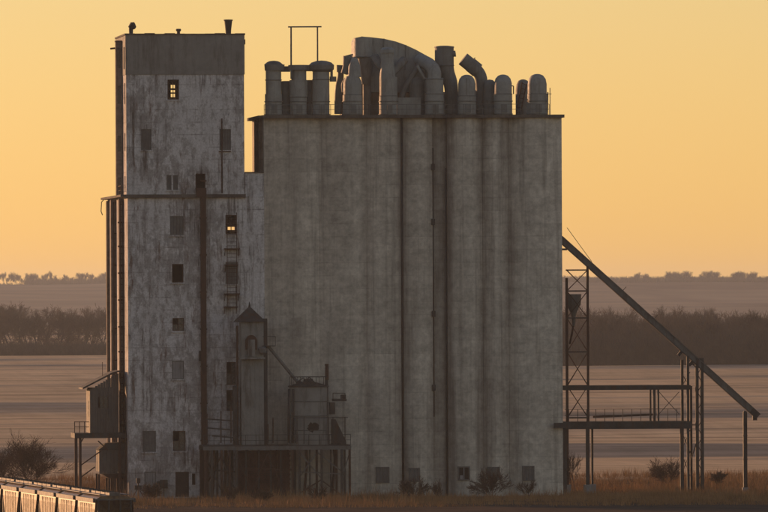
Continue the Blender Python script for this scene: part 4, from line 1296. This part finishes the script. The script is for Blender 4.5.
for pxp in (655.5,):
    for yy in (Yg - 0.22, Yg + 2.6):
        for dx in (-0.22, 0.22):
            xx = X(pxp, Yg) + dx
            MB().box(xx - 0.09, xx + 0.09, yy, yy + 0.16, z1, zt0).build('post', 'steel', gn)
for (a, b, c, d) in ((659, 414, 679, 392), (659, 392, 679, 414)):
    MB().bar(P(a, b, Yg + 2.6), P(c, d, Yg + 2.6), 0.06).build('brace', 'steel', gn)
for k in range(13):
    xx = X(568 + 9 * k, Yg)
    MB().bar((xx, Yg - 0.2, z1), (xx, Yg - 0.2, z1 + 1.25), 0.06).build('railing_post', 'steel', gn)
for hh in (0.65, 1.25):
    MB().bar((gx0 + 0.3, Yg - 0.2, z1 + hh), (X(680, Yg), Yg - 0.2, z1 + hh), 0.05).build('railing_bar', 'steel', gn)
MB().bar(P(593, 417, Yg + 1.2), P(655, 414.5, Yg + 1.2), 0.22).build('conveyor_trough', 'rust', gn)
for (pxp, y_, top_, w_) in ((564.3, 1.0, 428.5, 0.34), (586.5, Yg - 0.1, 428.5, 0.26), (591.5, Yg + 2.5, 428.5, 0.22), (681.0, Yg - 0.1, 428.5, 0.3), (681.8, Yg + 2.6, 360, 0.26), (687.5, Yg - 0.1, 356, 0.26), (690.5, Yg + 2.6, 386, 0.24)):
    xx = X(pxp, y_)
    MB().box(xx - w_ / 2, xx + w_ / 2, y_ - w_ / 2, y_ + w_ / 2, 0.0 if pxp > 600 or pxp < 570 else 0.9, Z(top_, y_, pxp)).build('column', 'steel', gn)
    MB().box(xx - 0.35, xx + 0.35, y_ - 0.35, y_ + 0.35, -0.4, 0.02 if pxp > 600 or pxp < 570 else 0.9).build('footing', 'board2', gn)
for (a, b, c, d) in ((681, 372, 690, 388), (690, 372, 681, 388), (681, 430, 690, 452), (690, 430, 681, 452), (681, 452, 690, 476), (690, 452, 681, 476)):
    MB().bar(P(a, b, Yg + 1), P(c, d, Yg + 1), 0.07).build('brace', 'steel', gn)

def lattice_column(label, pxc, wpx, top_, Y, braces=True):
    t = thing('support_column', (X(pxc, Y), Y, 0), label, 'column', 'columns under the long loading spout')
    a, b = X(pxc - wpx / 2, Y), X(pxc + wpx / 2, Y)
    zt_ = Z(top_, Y, pxc)
    for xx in (a, b):
        for yy in (Y, Y + 0.6):
            MB().box(xx - 0.12, xx + 0.12, yy - 0.12, yy + 0.12, 0, zt_).build('chord', 'steel', t)
    k = 0
    z_ = 0.3
    while z_ + 0.9 < zt_:
        p, q = (a, b) if k % 2 else (b, a)
        MB().bar((p, Y - 0.06, z_), (q, Y - 0.06, z_ + 0.9), 0.07).build('lacing', 'rust', t)
        z_ += 0.9
        k += 1
    MB().box(a - 0.15, b + 0.15, Y - 0.15, Y + 0.75, zt_, zt_ + 0.2).build('head_plate', 'steel', t)
    MB().box(a - 0.2, b + 0.2, Y - 0.25, Y + 0.85, -0.4, 0.03).build('footing', 'board2', t)
    return t
t = lattice_column('tall laced steel column beside the gantry end holding the long spout', 699.5, 5.0, 360, Yg + 1.0)
for (a, b, c, d) in ((691, 425, 697, 425), (691, 460, 698, 438), (691, 362, 698, 370)):
    MB().bar(P(a, b, Yg + 1.2), P(c, d, Yg + 1.2), 0.1).build('tie', 'steel', t)
t = thing('support_column', (X(744.5, Yg + 1), Yg + 1, 0), 'slim lone steel post under the lower end of the long spout', 'column', 'columns under the long loading spout')
xx = X(744.5, Yg + 1)
MB().box(xx - 0.14, xx + 0.14, Yg + 0.9, Yg + 1.2, 0.5, Z(411, Yg + 1, 744)).build('post', 'steel', t)
for xo in (-0.17, 0.17):
    MB().box(xx + xo - 0.02, xx + xo + 0.02, Yg + 0.8, Yg + 1.3, 0.5, Z(411, Yg + 1, 744) - 0.1).build('flange', 'steel', t)
MB().box(xx - 0.3, xx + 0.3, Yg + 0.75, Yg + 1.35, -0.4, 0.5).build('footing', 'board2', t)
for py in (440, 464):
    MB().box(xx - 0.22, xx + 0.22, Yg + 0.85, Yg + 1.25, Z(py), Z(py) + 0.12).build('splice', 'steel', t)

ls = thing('loading_spout', (X(752, Yg + 1.3), Yg + 1.3, Z(416, Yg)), 'long straight boxed grain spout sloping down from silo wall to lone post', 'spout')
A, B = P(560, 238.5, Yg + 1.2), P(752.5, 411.5, Yg + 1.2)
MB().bar(A, B, 0.6, 0.52).build('trough', 'greysteel', ls)
dv = (B - A).normalized()
nrm = Vector((-dv.z, 0, dv.x)).normalized()
if nrm.z < 0:
    nrm = -nrm
MB().bar(A + nrm * 0.3, B + nrm * 0.3, 0.75, 0.08).build('cover', 'greysteel', ls)
MB().bar(A - nrm * 0.29, B - nrm * 0.29, 0.72, 0.07).build('bottom_flange', 'steel', ls)
L = (B - A).length
k = 1.5
while k < L - 0.5:
    c_ = A + dv * k
    MB().bar(c_ - nrm * 0.3, c_ + nrm * 0.34, 0.1, 0.84).build('flange', 'greysteel', ls)
    k += 2.4
MB().bar(B - dv * 0.2, B + dv * 0.75, 0.8, 0.66).build('discharge_lip', 'steel', ls)
MB().bar(B + dv * 0.3, B + dv * 0.3 + Vector((0, 0, -0.7)), 0.45, 0.45).build('drop_nozzle', 'steel', ls)
MB().box(X(559, Yg), X(568, Yg), Yg + 0.6, Yg + 1.8, Z(251, Yg), Z(249, Yg)).build('head_bracket', 'steel', ls)
MB().path([A + nrm * 1.3 - dv * 0.2, A + nrm * 0.4 + dv * 4.0], 0.03, 6).build('stay_rod', 'steel', ls)
for kk in (8.3, 12.6):
    c_ = A + dv * kk
    MB().bar(c_ + nrm * 0.3, c_ + nrm * 0.85, 0.06).build('stub', 'steel', ls)
for kk in (16.9, 18.4):
    c_ = A + dv * kk
    MB().bar(c_ - nrm * 0.3, c_ - nrm * 0.85, 0.5, 0.3).build('saddle', 'steel', ls)

# ------------------------------------------------------------------ small things at the foot of the tower
Yq = -9.0
q = P(137.5, 500, Yq)
ss = thing('switch_stand', (X(137.5, Yq), Yq, 0), 'dark railway switch stand with square target left of the tower door', 'switch stand')
xx = X(137.5, Yq)
MB().path([(xx, Yq, 0.1), (xx, Yq, 1.75)], 0.07, 8).build('mast', 'steel', ss)
MB().box(xx - 0.2, xx + 0.2, Yq - 0.18, Yq + 0.18, 1.72, 2.2).build('lamp_box', 'steel', ss)
MB().box(xx - 0.38, xx + 0.32, Yq - 0.05, Yq + 0.05, 1.05, 1.5).build('target', 'steel', ss)
for dx in (-0.75, 0.7):
    MB().bar((xx + dx, Yq, 0.0), (xx, Yq, 1.3), 0.09).build('leg', 'rust', ss)
MB().bar((xx, Yq + 0.8, 0.0), (xx, Yq, 1.3), 0.09).build('leg', 'rust', ss)
MB().box(xx - 0.9, xx + 0.9, Yq - 0.2, Yq + 1.0, -0.3, 0.08).build('base_ties', 'rust', ss)

mbx = thing('meter_box', (X(162.5, -0.5), -0.5, 0), 'dark electrical meter box on a post between boarded door and dark door', 'meter box')
xx = X(163, -0.5)
MB().box(xx - 0.38, xx + 0.38, -0.75, -0.42, Z(487, -0.5), Z(478.5, -0.5)).build('cabinet', 'steel', mbx)
MB().box(X(156.3, -0.5), xx - 0.4, -0.65, -0.45, Z(484, -0.5), Z(480, -0.5)).build('side_box', 'steel', mbx)
MB().box(xx - 0.05, xx + 0.05, -0.62, -0.52, -0.2, Z(487, -0.5)).build('post', 'steel', mbx)
MB().box(xx - 0.3, xx + 0.3, -0.775, -0.752, Z(486.3, -0.5), Z(479.2, -0.5)).build('lid', 'steel', mbx)

# ------------------------------------------------------------------ railway track and hopper cars
def g_at(px, py, z):
    return G(px, py, z)
ZR = 4.15
pA = g_at(95.5, 499.0, ZR)          # near corner of the nearest car's roof edge
pB = g_at(0, 485.0, ZR)
tdir = Vector((pB.x - pA.x, pB.y - pA.y, 0)).normalized()
tnorm = Vector((tdir.y, -tdir.x, 0))     # towards the right of the train
if tnorm.x < 0:
    tnorm = -tnorm
CARW = 3.1
PITCH_C = (pB - pA).length / 5.05
CARL = PITCH_C - 0.95
start = Vector((pA.x, pA.y, 0)) + tnorm * (CARW / 2)
ang = math.atan2(tdir.y, tdir.x)
# rails (setting)
ball = MB()
o1 = start - tdir * 60
o2 = start + tdir * 260
for s_, zz in ((2.4, 0.0),):
    vs_ = [o1 + tnorm * 2.6, o2 + tnorm * 2.6, o2 - tnorm * 2.6, o1 - tnorm * 2.6, o1 + tnorm * 1.7, o2 + tnorm * 1.7, o2 - tnorm * 1.7, o1 - tnorm * 1.7]
    vs_ = [Vector((v.x, v.y, -0.1 if i < 4 else 0.22)) for i, v in enumerate(vs_)]
    ball.add(vs_, [(0, 1, 5, 4), (4, 5, 6, 7), (7, 6, 2, 3), (0, 4, 7, 3), (1, 2, 6, 5)])
bal = struct(ball.build('track_bed', plain('ballast', (0.12, 0.105, 0.095), 1, 0.4, 3.0)))
for s_ in (-1, 1):
    p_, q_ = o1 + tnorm * 0.75 * s_, o2 + tnorm * 0.75 * s_
    MB().bar((p_.x, p_.y, 0.33), (q_.x, q_.y, 0.33), 0.08, 0.18).build('rail', 'underframe', bal)

def build_car():
    t = bpy.data.objects.new('hopper_car', None)
    C.objects.link(t)
    Lh = CARL / 2
    W = CARW / 2
    # body: section with rounded shoulders, end slopes
    sec = [(-W * 0.93, 1.35), (-W, 1.75), (-W, 3.35), (-W * 0.985, 3.75), (-W * 0.95, ZR - 0.05), (-W * 0.7, ZR + 0.18), (0, ZR + 0.30),
           (W * 0.7, ZR + 0.18), (W * 0.95, ZR - 0.05), (W * 0.985, 3.75), (W, 3.35), (W, 1.75), (W * 0.93, 1.35)]
    mb = MB()
    n = len(sec)
    vs_ = []
    def endx(q):
        return Lh - 0.35 - 1.55 * min(1, max(0, (3.35 - q) / 1.95)) ** 0.8
    for sg in (-1, 1):
        vs_ += [(sg * endx(q), p, q) for p, q in sec]
    mb.add(vs_, [(i, i + 1, n + i + 1, n + i) for i in range(n - 1)] + [tuple(range(n)), tuple(n + i for i in range(n)), (n - 1, 0, n, 2 * n - 1)])
    mb.build('body', 'car', t)
    # ribs
    for s_ in (-1, 1):
        k = 0
        nr = 6
        for i in range(nr + 1):
            x = -Lh + 2.1 + (CARL - 4.2) * i / nr
            MB().box(x - 0.05, x + 0.05, s_ * W - 0.02 if s_ > 0 else -W - 0.03, W + 0.03 if s_ > 0 else -W + 0.02, 1.4, 3.72).build('rib', 'car', t)
        MB().box(-Lh + 0.3, Lh - 0.3, s_ * W - (0.04 if s_ > 0 else 0.16), s_ * W + (0.16 if s_ > 0 else 0.04), 3.86, ZR + 0.02).build('top_chord', 'carroof', t)
        MB().box(-Lh, Lh, s_ * W - (0.04 if s_ > 0 else 0.15), s_ * W + (0.15 if s_ > 0 else 0.04), 1.12, 1.38).build('side_sill', 'car', t)
    # end sheets with posts and ladders
    for s_ in (-1, 1):
        x0 = s_ * (Lh - 0.34)
        x1 = s_ * (Lh - 0.05)
        for p in (-1.3, -0.45, 0.45, 1.3):
            MB().box(min(x0, x1), max(x0, x1), p - 0.06, p + 0.06, 1.15, ZR - 0.05).build('end_post', 'underframe', t)
        MB().box(min(x0, x1) - 0.02, max(x0, x1) + 0.02, -W, W, ZR - 0.12, ZR - 0.02).build('end_cap', 'carroof', t)
        MB().box(-Lh if s_ < 0 else Lh - 0.5, -Lh + 0.5 if s_ < 0 else Lh, -W * 0.95, W * 0.95, 0.95, 1.12).build('end_platform', 'underframe', t)
        for r_ in range(7):
            MB().bar((s_ * (Lh - 0.03), 0.75, 1.4 + 0.4 * r_), (s_ * (Lh - 0.03), 1.25, 1.4 + 0.4 * r_), 0.04).build('ladder_rung', 'underframe', t)
        MB().box(s_ * (Lh + 0.02) - 0.3, s_ * (Lh + 0.02) + 0.45 * 1 if s_ > 0 else s_ * (Lh + 0.02) + 0.3, -0.12, 0.12, 0.75, 1.0).build('coupler', 'underframe', t)
    # roof hatches and running boards
    for k in range(4):
        x = -Lh + CARL * (k + 0.5) / 4
        o = MB().box(x - CARL / 9, x + CARL / 9, -0.42, 0.42, ZR + 0.22, ZR + 0.47).build('hatch', 'carroof', t)
        MB().box(x - 0.06, x + 0.06, -0.5, 0.5, ZR + 0.475, ZR + 0.54).build('hatch_bar', 'underframe', o)
    for s_ in (-1, 1):
        MB().box(-Lh + 0.1, Lh - 0.1, s_ * 0.95 - 0.25, s_ * 0.95 + 0.25, ZR + 0.30, ZR + 0.345).build('running_board', 'carroof', t)
    # hopper bottoms, trucks, wheels
    for k in (-1, 1):
        c_ = k * CARL * 0.17
        mb = MB()
        for (u0, u1, q0, q1) in ((1.5, 0.4, 1.36, 0.55),):
            vs_ = [(c_ - u0, -W * 0.9, q0), (c_ + u0, -W * 0.9, q0), (c_ + u0, W * 0.9, q0), (c_ - u0, W * 0.9, q0), (c_ - u1, -0.5, q1), (c_ + u1, -0.5, q1), (c_ + u1, 0.5, q1), (c_ - u1, 0.5, q1)]
            mb.add(vs_, [(0, 1, 2, 3), (4, 5, 6, 7), (0, 1, 5, 4), (1, 2, 6, 5), (2, 3, 7, 6), (3, 0, 4, 7)])
        mb.build('hopper_bottom', 'car', t)
        c2 = k * (Lh - 1.7)
        for s_ in (-1, 1):
            MB().box(c2 - 1.2, c2 + 1.2, s_ * 1.0 - 0.08, s_ * 1.0 + 0.08, 0.72, 1.0).build('truck_frame', 'underframe', t)
            for wx in (-0.85, 0.85):
                MB().path([(c2 + wx, s_ * 0.75 - 0.07, 0.845), (c2 + wx, s_ * 0.75 + 0.07, 0.845)], 0.42, 16).build('wheel', 'underframe', t)
    return t
def dup(root):
    r = root.copy()
    C.objects.link(r)
    for ch in list(root.children):
        c = ch.copy()
        C.objects.link(c)
        c.parent = r
        for g in ch.children:
            d_ = g.copy()
            C.objects.link(d_)
            d_.parent = c
    return r
proto = build_car()
ordn = ['nearest covered hopper railcar with its dark end facing right', 'second nearest ribbed hopper railcar in the line at lower left',
        'third hopper railcar from the dark car end, ribbed sides catching sun', 'fourth hopper railcar from the dark car end in the line',
        'fifth hopper railcar from the dark end, close to the left border', 'farthest hopper railcar visible at the left border of the photograph']
for i in range(6):
    o = proto if i == 0 else dup(proto)
    c_ = start + tdir * (CARL / 2 + i * PITCH_C)
    o.location = (c_.x, c_.y, 0)
    o.rotation_euler = (0, 0, ang + math.pi)
    tag(o, ordn[i], 'railcar', 'hopper cars standing in line on the track')

# ------------------------------------------------------------------ plants
def grow(seed, H, spread, depth=5, stems=1, thick=0.018, kids=3, droop=0.0, twig_r=0.035):
    """bare tree: returns (trunk MB, crown MB)"""
    rnd = random.Random(seed)
    tr, cr = MB(), MB()
    def tri_tube(mb, p, q, r0, r1):
        d = (q - p)
        u, n = mb.frame(d)
        vs = []
        for c, r in ((p, r0), (q, r1)):
            for k in range(3):
                a = 2.0944 * k
                vs.append(c + (u * math.cos(a) + n * math.sin(a)) * r)
        mb.add(vs, [(0, 1, 4, 3), (1, 2, 5, 4), (2, 0, 3, 5)])
    def branch(p, d, L, r, lev):
        segs = 3 if lev < 3 else 2
        cur = p
        dd = d.copy()
        for i in range(segs):
            dd = (dd + Vector((rnd.gauss(0, 0.16), rnd.gauss(0, 0.16), rnd.gauss(0.05 - droop, 0.10)))).normalized()
            nxt = cur + dd * (L / segs)
            r0 = r * (1 - 0.45 * i / segs)
            r1 = r * (1 - 0.45 * (i + 1) / segs)
            if lev == 0:
                tr.path([cur, nxt], [r0, r1], 7, False, True)
            else:
                tri_tube(cr, cur, nxt, max(r0, twig_r), max(r1, twig_r * 0.8))
            cur = nxt
            if lev < depth:
                nk = kids if (i > 0 or lev > 0) else 2
                if lev == 0 and i == 0:
                    nk = 1 if stems == 1 and rnd.random() < 0.4 else nk
                for k in range(nk if i < segs - 1 else nk + 1):
                    az = rnd.uniform(0, 6.283)
                    tilt = rnd.uniform(0.35, 0.95) * spread
                    u, n = tr.frame(dd)
                    nd = (dd * math.cos(tilt) + (u * math.cos(az) + n * math.sin(az)) * math.sin(tilt)).normalized()
                    branch(cur, nd, L * rnd.uniform(0.45, 0.72), r1 * rnd.uniform(0.45, 0.65), lev + 1)
    for s_ in range(stems):
        if stems == 1:
            branch(Vector((0, 0, 0)), Vector((0, 0, 1)), H * 0.48, H * thick, 0)
        else:
            a = rnd.uniform(0, 6.283)
            t_ = rnd.uniform(0.05, 0.6)
            branch(Vector((math.cos(a) * 0.1 * H * rnd.random(), math.sin(a) * 0.1 * H * rnd.random(), 0)), Vector((math.sin(t_) * math.cos(a), math.sin(t_) * math.sin(a), math.cos(t_))), H * rnd.uniform(0.4, 0.6), H * thick * 0.6, 0)
    return tr, cr
def mesh_of(mb, name, mat):
    me = bpy.data.meshes.new(name)
    me.from_pydata(mb.v, [], mb.f)
    me.materials.append(M[mat])
    return me
variants = []
for k in range(5):
    tr, cr = grow(100 + k, 10.0, [0.9, 1.0, 0.8, 1.1, 0.95][k] * 0.9, 3, 1, 0.017, 4, 0, 0.022)
    zmax = max(v.z for v in cr.v)
    for mbx_ in (tr, cr):
        for v in mbx_.v:
            v *= 10.0 / zmax
    variants.append((mesh_of(tr, 'trunk', 'bark'), mesh_of(cr, 'crown', 'twig'), tr, cr))
airy = []
for k in range(4):
    tr, cr = grow(300 + k, 10.0, 0.85, 4, 1, 0.02, 2, 0, 0.024)
    zmax = max(v.z for v in cr.v)
    for mbx_ in (tr, cr):
        for v in mbx_.v:
            v *= 10.0 / zmax
    airy.append((mesh_of(tr, 'trunk', 'bark'), mesh_of(cr, 'crown', 'twig')))
def tree(name, loc, H, wscale, rz_, k, label, group, pool=None):
    t = thing(name, loc, label, 'tree', group)
    t.rotation_euler = (0, 0, rz_)
    t.scale = (H / 10 * wscale, H / 10 * wscale, H / 10)
    pool = pool or variants
    for nm, me in (('trunk', pool[k][0]), ('crown', pool[k][1])):
        o = bpy.data.objects.new(nm, me)
        C.objects.link(o)
        o.parent = t
    return t
# field-edge trees on the left, one by one (ground distance from the pixel row of their foot)
RT = random.Random(21)
for row, (py_base, py_top, step) in enumerate(((357.5, 309, 11.0), (352, 305, 13.0))):
    px = -22 + row * 5
    while px < 114:
        g = G(px + RT.uniform(-3, 3), py_base)
        H = (py_base - py_top + RT.uniform(-7, 6)) * (g - CAM).length / FPX
        tree('bare_tree', (g.x, g.y, 0), H, RT.uniform(0.8, 1.15), RT.uniform(0, 6), RT.randrange(4), ('bare winter tree in the front row of the far belt left of the tower' if row == 0 else 'bare winter tree further back in the far belt left of the tower'), 'bare trees of the left far belt', airy)
        px += step * RT.uniform(0.75, 1.25)
# hilltop rows: each tree its own
def on_hill(px):
    best = None
    for i in range(60):
        y = 8200 + i * 18
        x = P(px, 280, y).x
        z = hill_h(x, y)
        e = (z - CAM.z) / (y - CAM.y)
        if best is None or e > best[0]:
            best = (e, x, y, z)
    return best[1:]
px = -14
while px < 114:
    x, y, z = on_hill(px)
    tree('hilltop_tree', (x, y + RT.uniform(0, 25), z - 0.9), RT.choice((9.5, 12, 14, 16)) * RT.uniform(0.85, 1.1), RT.uniform(0.55, 0.95), RT.uniform(0, 6), RT.randrange(5), 'small bare tree in the skyline row on the hill left of the tower', 'bare trees along the left hilltop')
    px += RT.uniform(1.8, 4.2)
px = 575
while px < 790:
    x, y, z = on_hill(px)
    big = 1.0 if (640 < px < 650 or 664 < px < 688 or 703 < px < 720 or 736 < px < 756) else 0.62
    tree('hilltop_tree', (x, y + RT.uniform(0, 25), z - 2.0), RT.uniform(10.5, 15.5) * big, RT.uniform(0.7, 1.15), RT.uniform(0, 6), RT.randrange(5), ('taller bare tree of the skyline clumps on the hill right of the silos' if big > 0.9 else 'low scrubby bare tree on the skyline of the right hill'), 'bare trees along the right hilltop')
    px += RT.uniform(1.5, 3.0)
# right-hand wood: reads as one dense mass
wd_ = MB()
def stamp(mb, k, loc, H, ws, rz_, which=(2, 3)):
    co, si = math.cos(rz_), math.sin(rz_)
    s = H / 10
    for wi in which:
        src = variants[k][wi]
        o = len(mb.v)
        mb.v += [Vector((loc[0] + (v.x * co - v.y * si) * s * ws, loc[1] + (v.x * si + v.y * co) * s * ws, loc[2] + v.z * s)) for v in src.v]
        mb.f += [tuple(i + o for i in f) for f in src.f]
for row, (pyb, pyt) in enumerate(((366.0, 318), (363.5, 315), (360.5, 311), (357.5, 309))):
    px = 565
    while px < 800:
        g = G(px + RT.uniform(-3, 3), pyb)
        H = (pyb - pyt + RT.uniform(-7, 7)) * (g - CAM).length / FPX
        stamp(wd_, RT.randrange(5), (g.x, g.y, 0), H, RT.uniform(0.9, 1.3), RT.uniform(0, 6))
        px += RT.uniform(10, 14)
def quick(mb, name, mat):
    o = bpy.data.objects.new(name, mesh_of(mb, name, mat))
    C.objects.link(o)
    return o
o = quick(wd_, 'woodland', 'twig')
o['kind'] = 'stuff'
tag(o, 'dense dark leafless wood across the field right of the silos', 'wood')
# undergrowth thickets at the feet of both belts
def thicket(px0, px1, rows, hpx, cnt, seed):
    rnd = random.Random(seed)
    mb = MB()
    for (pyb) in rows:
        for k in range(cnt):
            px = rnd.uniform(px0, px1)
            g = G(px, pyb)
            sc_ = (g - CAM).length / FPX
            H = hpx * rnd.uniform(0.5, 1.15) * sc_
            for j in range(3):
                a = rnd.uniform(0, 6.28)
                tip = Vector((g.x + math.cos(a) * H * 0.45, g.y + math.sin(a) * H * 0.45, H * rnd.uniform(0.6, 1)))
                b0 = Vector((g.x, g.y, 0))
                w_ = 0.10 + 0.07 * rnd.random()
                mb.add([b0 - Vector((w_, 0, 0)), b0 + Vector((w_, 0, 0)), tip + Vector((0.04, 0.1, 0)), tip - Vector((0.04, 0, 0))], [(0, 1, 2, 3)])
    return mb
o = quick(thicket(-45, 128, (358.4, 357.6, 356, 354), 15, 650, 3), 'undergrowth', 'bark')
o['kind'] = 'stuff'
tag(o, 'low dark brush under the bare trees left of the tower', 'brush')
o = quick(thicket(562, 805, (366.6, 365.6, 364, 362), 36, 1000, 4), 'brushwood', 'bark')
o['kind'] = 'stuff'
tag(o, 'dark brush filling the foot of the wood right of the silos', 'brush')

# scrub along both crests
mb = MB()
rs_ = random.Random(8)
for (p0_, p1_, cnt, hm_) in ((-14, 30, 120, 2.5), (26, 114, 1500, 7.5), (560, 782, 3400, 7.0)):
    for k in range(cnt):
        x, y, z = on_hill(rs_.uniform(p0_, p1_))
        y += rs_.uniform(-10, 25)
        H = hm_ * rs_.uniform(0.4, 1.2)
        for j in range(3):
            a_ = rs_.uniform(0, 6.28)
            tip = Vector((x + math.cos(a_) * H * 0.5, y + math.sin(a_) * H * 0.5, z - 0.4 + H * rs_.uniform(0.6, 1)))
            w_ = 0.12 + 0.1 * rs_.random()
            mb.add([(x - w_, y, z - 0.5), (x + w_, y, z - 0.5), tip + Vector((0.06, 0.1, 0)), tip - Vector((0.06, 0, 0))], [(0, 1, 2, 3)])
o = quick(mb, 'hilltop_scrub', 'twig')
o['kind'] = 'stuff'
tag(o, 'low leafless scrub along the hill skyline', 'scrub')
# near shrubs
def shrub(px, py, hpx, label, seed, stems=9, spread=0.9, mat='twig', wide=1.0, depth=3, twig=0.014, name='bare_shrub'):
    g = G(px, py)
    H = hpx * (g - CAM).length / FPX
    tr, cr = grow(seed, H, spread * 0.75, depth, stems, 0.009, 2, 0, twig * 0.75)
    zmax = max(v.z for v in cr.v)
    t = thing(name, (g.x, g.y, 0), label, 'shrub', 'leafless shrubs about the elevator')
    for mbx_, nm in ((tr, 'stems'), (cr, 'crown')):
        for v in mbx_.v:
            v.x *= wide * H / zmax
            v.y *= wide * H / zmax
            v.z *= H / zmax
        o = bpy.data.objects.new(nm, mesh_of(mbx_, nm, mat))
        C.objects.link(o)
        o.parent = t
shrub(4, 488, 60, 'wide leafless thicket at the left border behind the hopper cars', 51, 11, 1.0, 'twig', 1.5, 3, 0.02)
shrub(30, 490, 52, 'leafless thicket just right of the leftmost one, behind the hopper cars', 52, 9, 1.0, 'twig', 1.3, 3, 0.02)
shrub(669, 486, 31, 'lone leafless shrub between gantry legs and field', 53, 8, 1.0, 'twig', 1.2, 3, 0.018)
shrub(718, 487, 17, 'low leafless shrub right of the laced column', 54, 8, 1.0, 'twig', 1.4, 3, 0.018)
shrub(492, 499, 34, 'dark leafless shrub before the silo wall near the last boarded windows', 55, 7, 1.0, 'twig', 1.2, 3, 0.02)
shrub(415, 500, 26, 'dark leafless shrub before the middle of the silo wall', 56, 6, 1.0, 'twig', 1.0, 3, 0.02)
shrub(262, 503, 16, 'low tangled bramble before the brick enclosure', 57, 7, 1.0, 'twig', 1.2, 3, 0.02)
shrub(575, 494, 48, 'spindly sapling in the gap between silo corner and lattice tower foot', 58, 2, 0.7, 'twig', 0.7, 3, 0.02)
shrub(440, 500, 22, 'thin leafless weed bush between the two silo wall shrubs, left of the open window', 61, 4, 0.8, 'twig', 0.9, 3, 0.015)
shrub(527, 499, 20, 'thin leafless weed bush near the right corner of the silo wall', 62, 4, 0.8, 'twig', 0.9, 3, 0.015)
shrub(232, 503, 18, 'thin leafless weed bush before the platform posts left of the brick enclosure', 63, 4, 0.8, 'twig', 0.9, 3, 0.015)
shrub(318, 503, 20, 'thin leafless weed bush before the right platform bay under the bin', 64, 4, 0.8, 'twig', 0.9, 3, 0.015)
shrub(150, 502, 20, 'small reddish bramble beside the switch stand', 59, 8, 1.0, 'twig', 1.2, 3, 0.018)

# dry grass: nobody could count it
rnd = random.Random(5)
gr = MB()
def blade(x, y, h, w_, lean):
    a = rnd.uniform(0, 6.283)
    dx, dy = math.cos(a), math.sin(a)
    b = rnd.uniform(0, 6.283)
    o = len(gr.v)
    gr.v += [Vector((x - dx * w_, y - dy * w_, -0.03)), Vector((x + dx * w_, y + dy * w_, -0.03)), Vector((x + math.cos(b) * lean, y + math.sin(b) * lean, h))]
    gr.f.append((o, o + 1, o + 2))
def patch(x0, x1, y0, y1, n, h0, h1):
    for k in range(n):
        cx_, cy_ = rnd.uniform(x0, x1), rnd.uniform(y0, y1)
        f = math.sin(cx_ * 0.31 + 1.3 * math.sin(cy_ * 0.17)) * math.sin(cy_ * 0.21 + cx_ * 0.11)
        if f < -0.25 and rnd.random() < 0.8:
            continue
        hh = rnd.uniform(h0, h1) * (1 + 0.5 * f)
        for j in range(5):
            blade(cx_ + rnd.gauss(0, 0.14), cy_ + rnd.gauss(0, 0.14), hh * rnd.uniform(0.6, 1.1), rnd.uniform(0.012, 0.03), hh * rnd.uniform(0.1, 0.45))
patch(-50, 60, -14, -3, 6000, 0.15, 0.6)
patch(-60, 60, -45, -12, 9000, 0.2, 0.7)
patch(-28, 40, -13, -8, 700, 0.5, 1.4)
patch(-55, 55, -40, -14, 2500, 0.5, 1.3)
patch(X(563) + 0.5, 75, -2, 30, 6000, 0.2, 0.7)
patch(-90, 90, 30, 100, 22000, 0.3, 0.9)
patch(-75, xl - 1, -10, 30, 5000, 0.3, 0.8)
o = quick(gr, 'dry_grass', 'grass')
o['kind'] = 'stuff'
tag(o, 'tufts of dry orange grass round the foot of the elevator', 'grass')

# ------------------------------------------------------------------ haze
hm = bpy.data.materials.new('evening_haze')
hm.use_nodes = True
nt = hm.node_tree
nt.nodes.remove(nt.nodes['Principled BSDF'])
pv = nt.nodes.new('ShaderNodeVolumePrincipled')
pv.inputs['Color'].default_value = (0.74, 0.84, 1.0, 1)
pv.inputs['Density'].default_value = 3.8e-5
pv.inputs['Anisotropy'].default_value = 0.4
nt.links.new(pv.outputs[0], nt.nodes['Material Output'].inputs['Volume'])
hz = MB().box(-4200, 4200, -1300, 12800, -3, 62).build('haze', hm)
hz['kind'] = 'stuff'
tag(hz, 'thin evening haze over field and hills', 'haze')
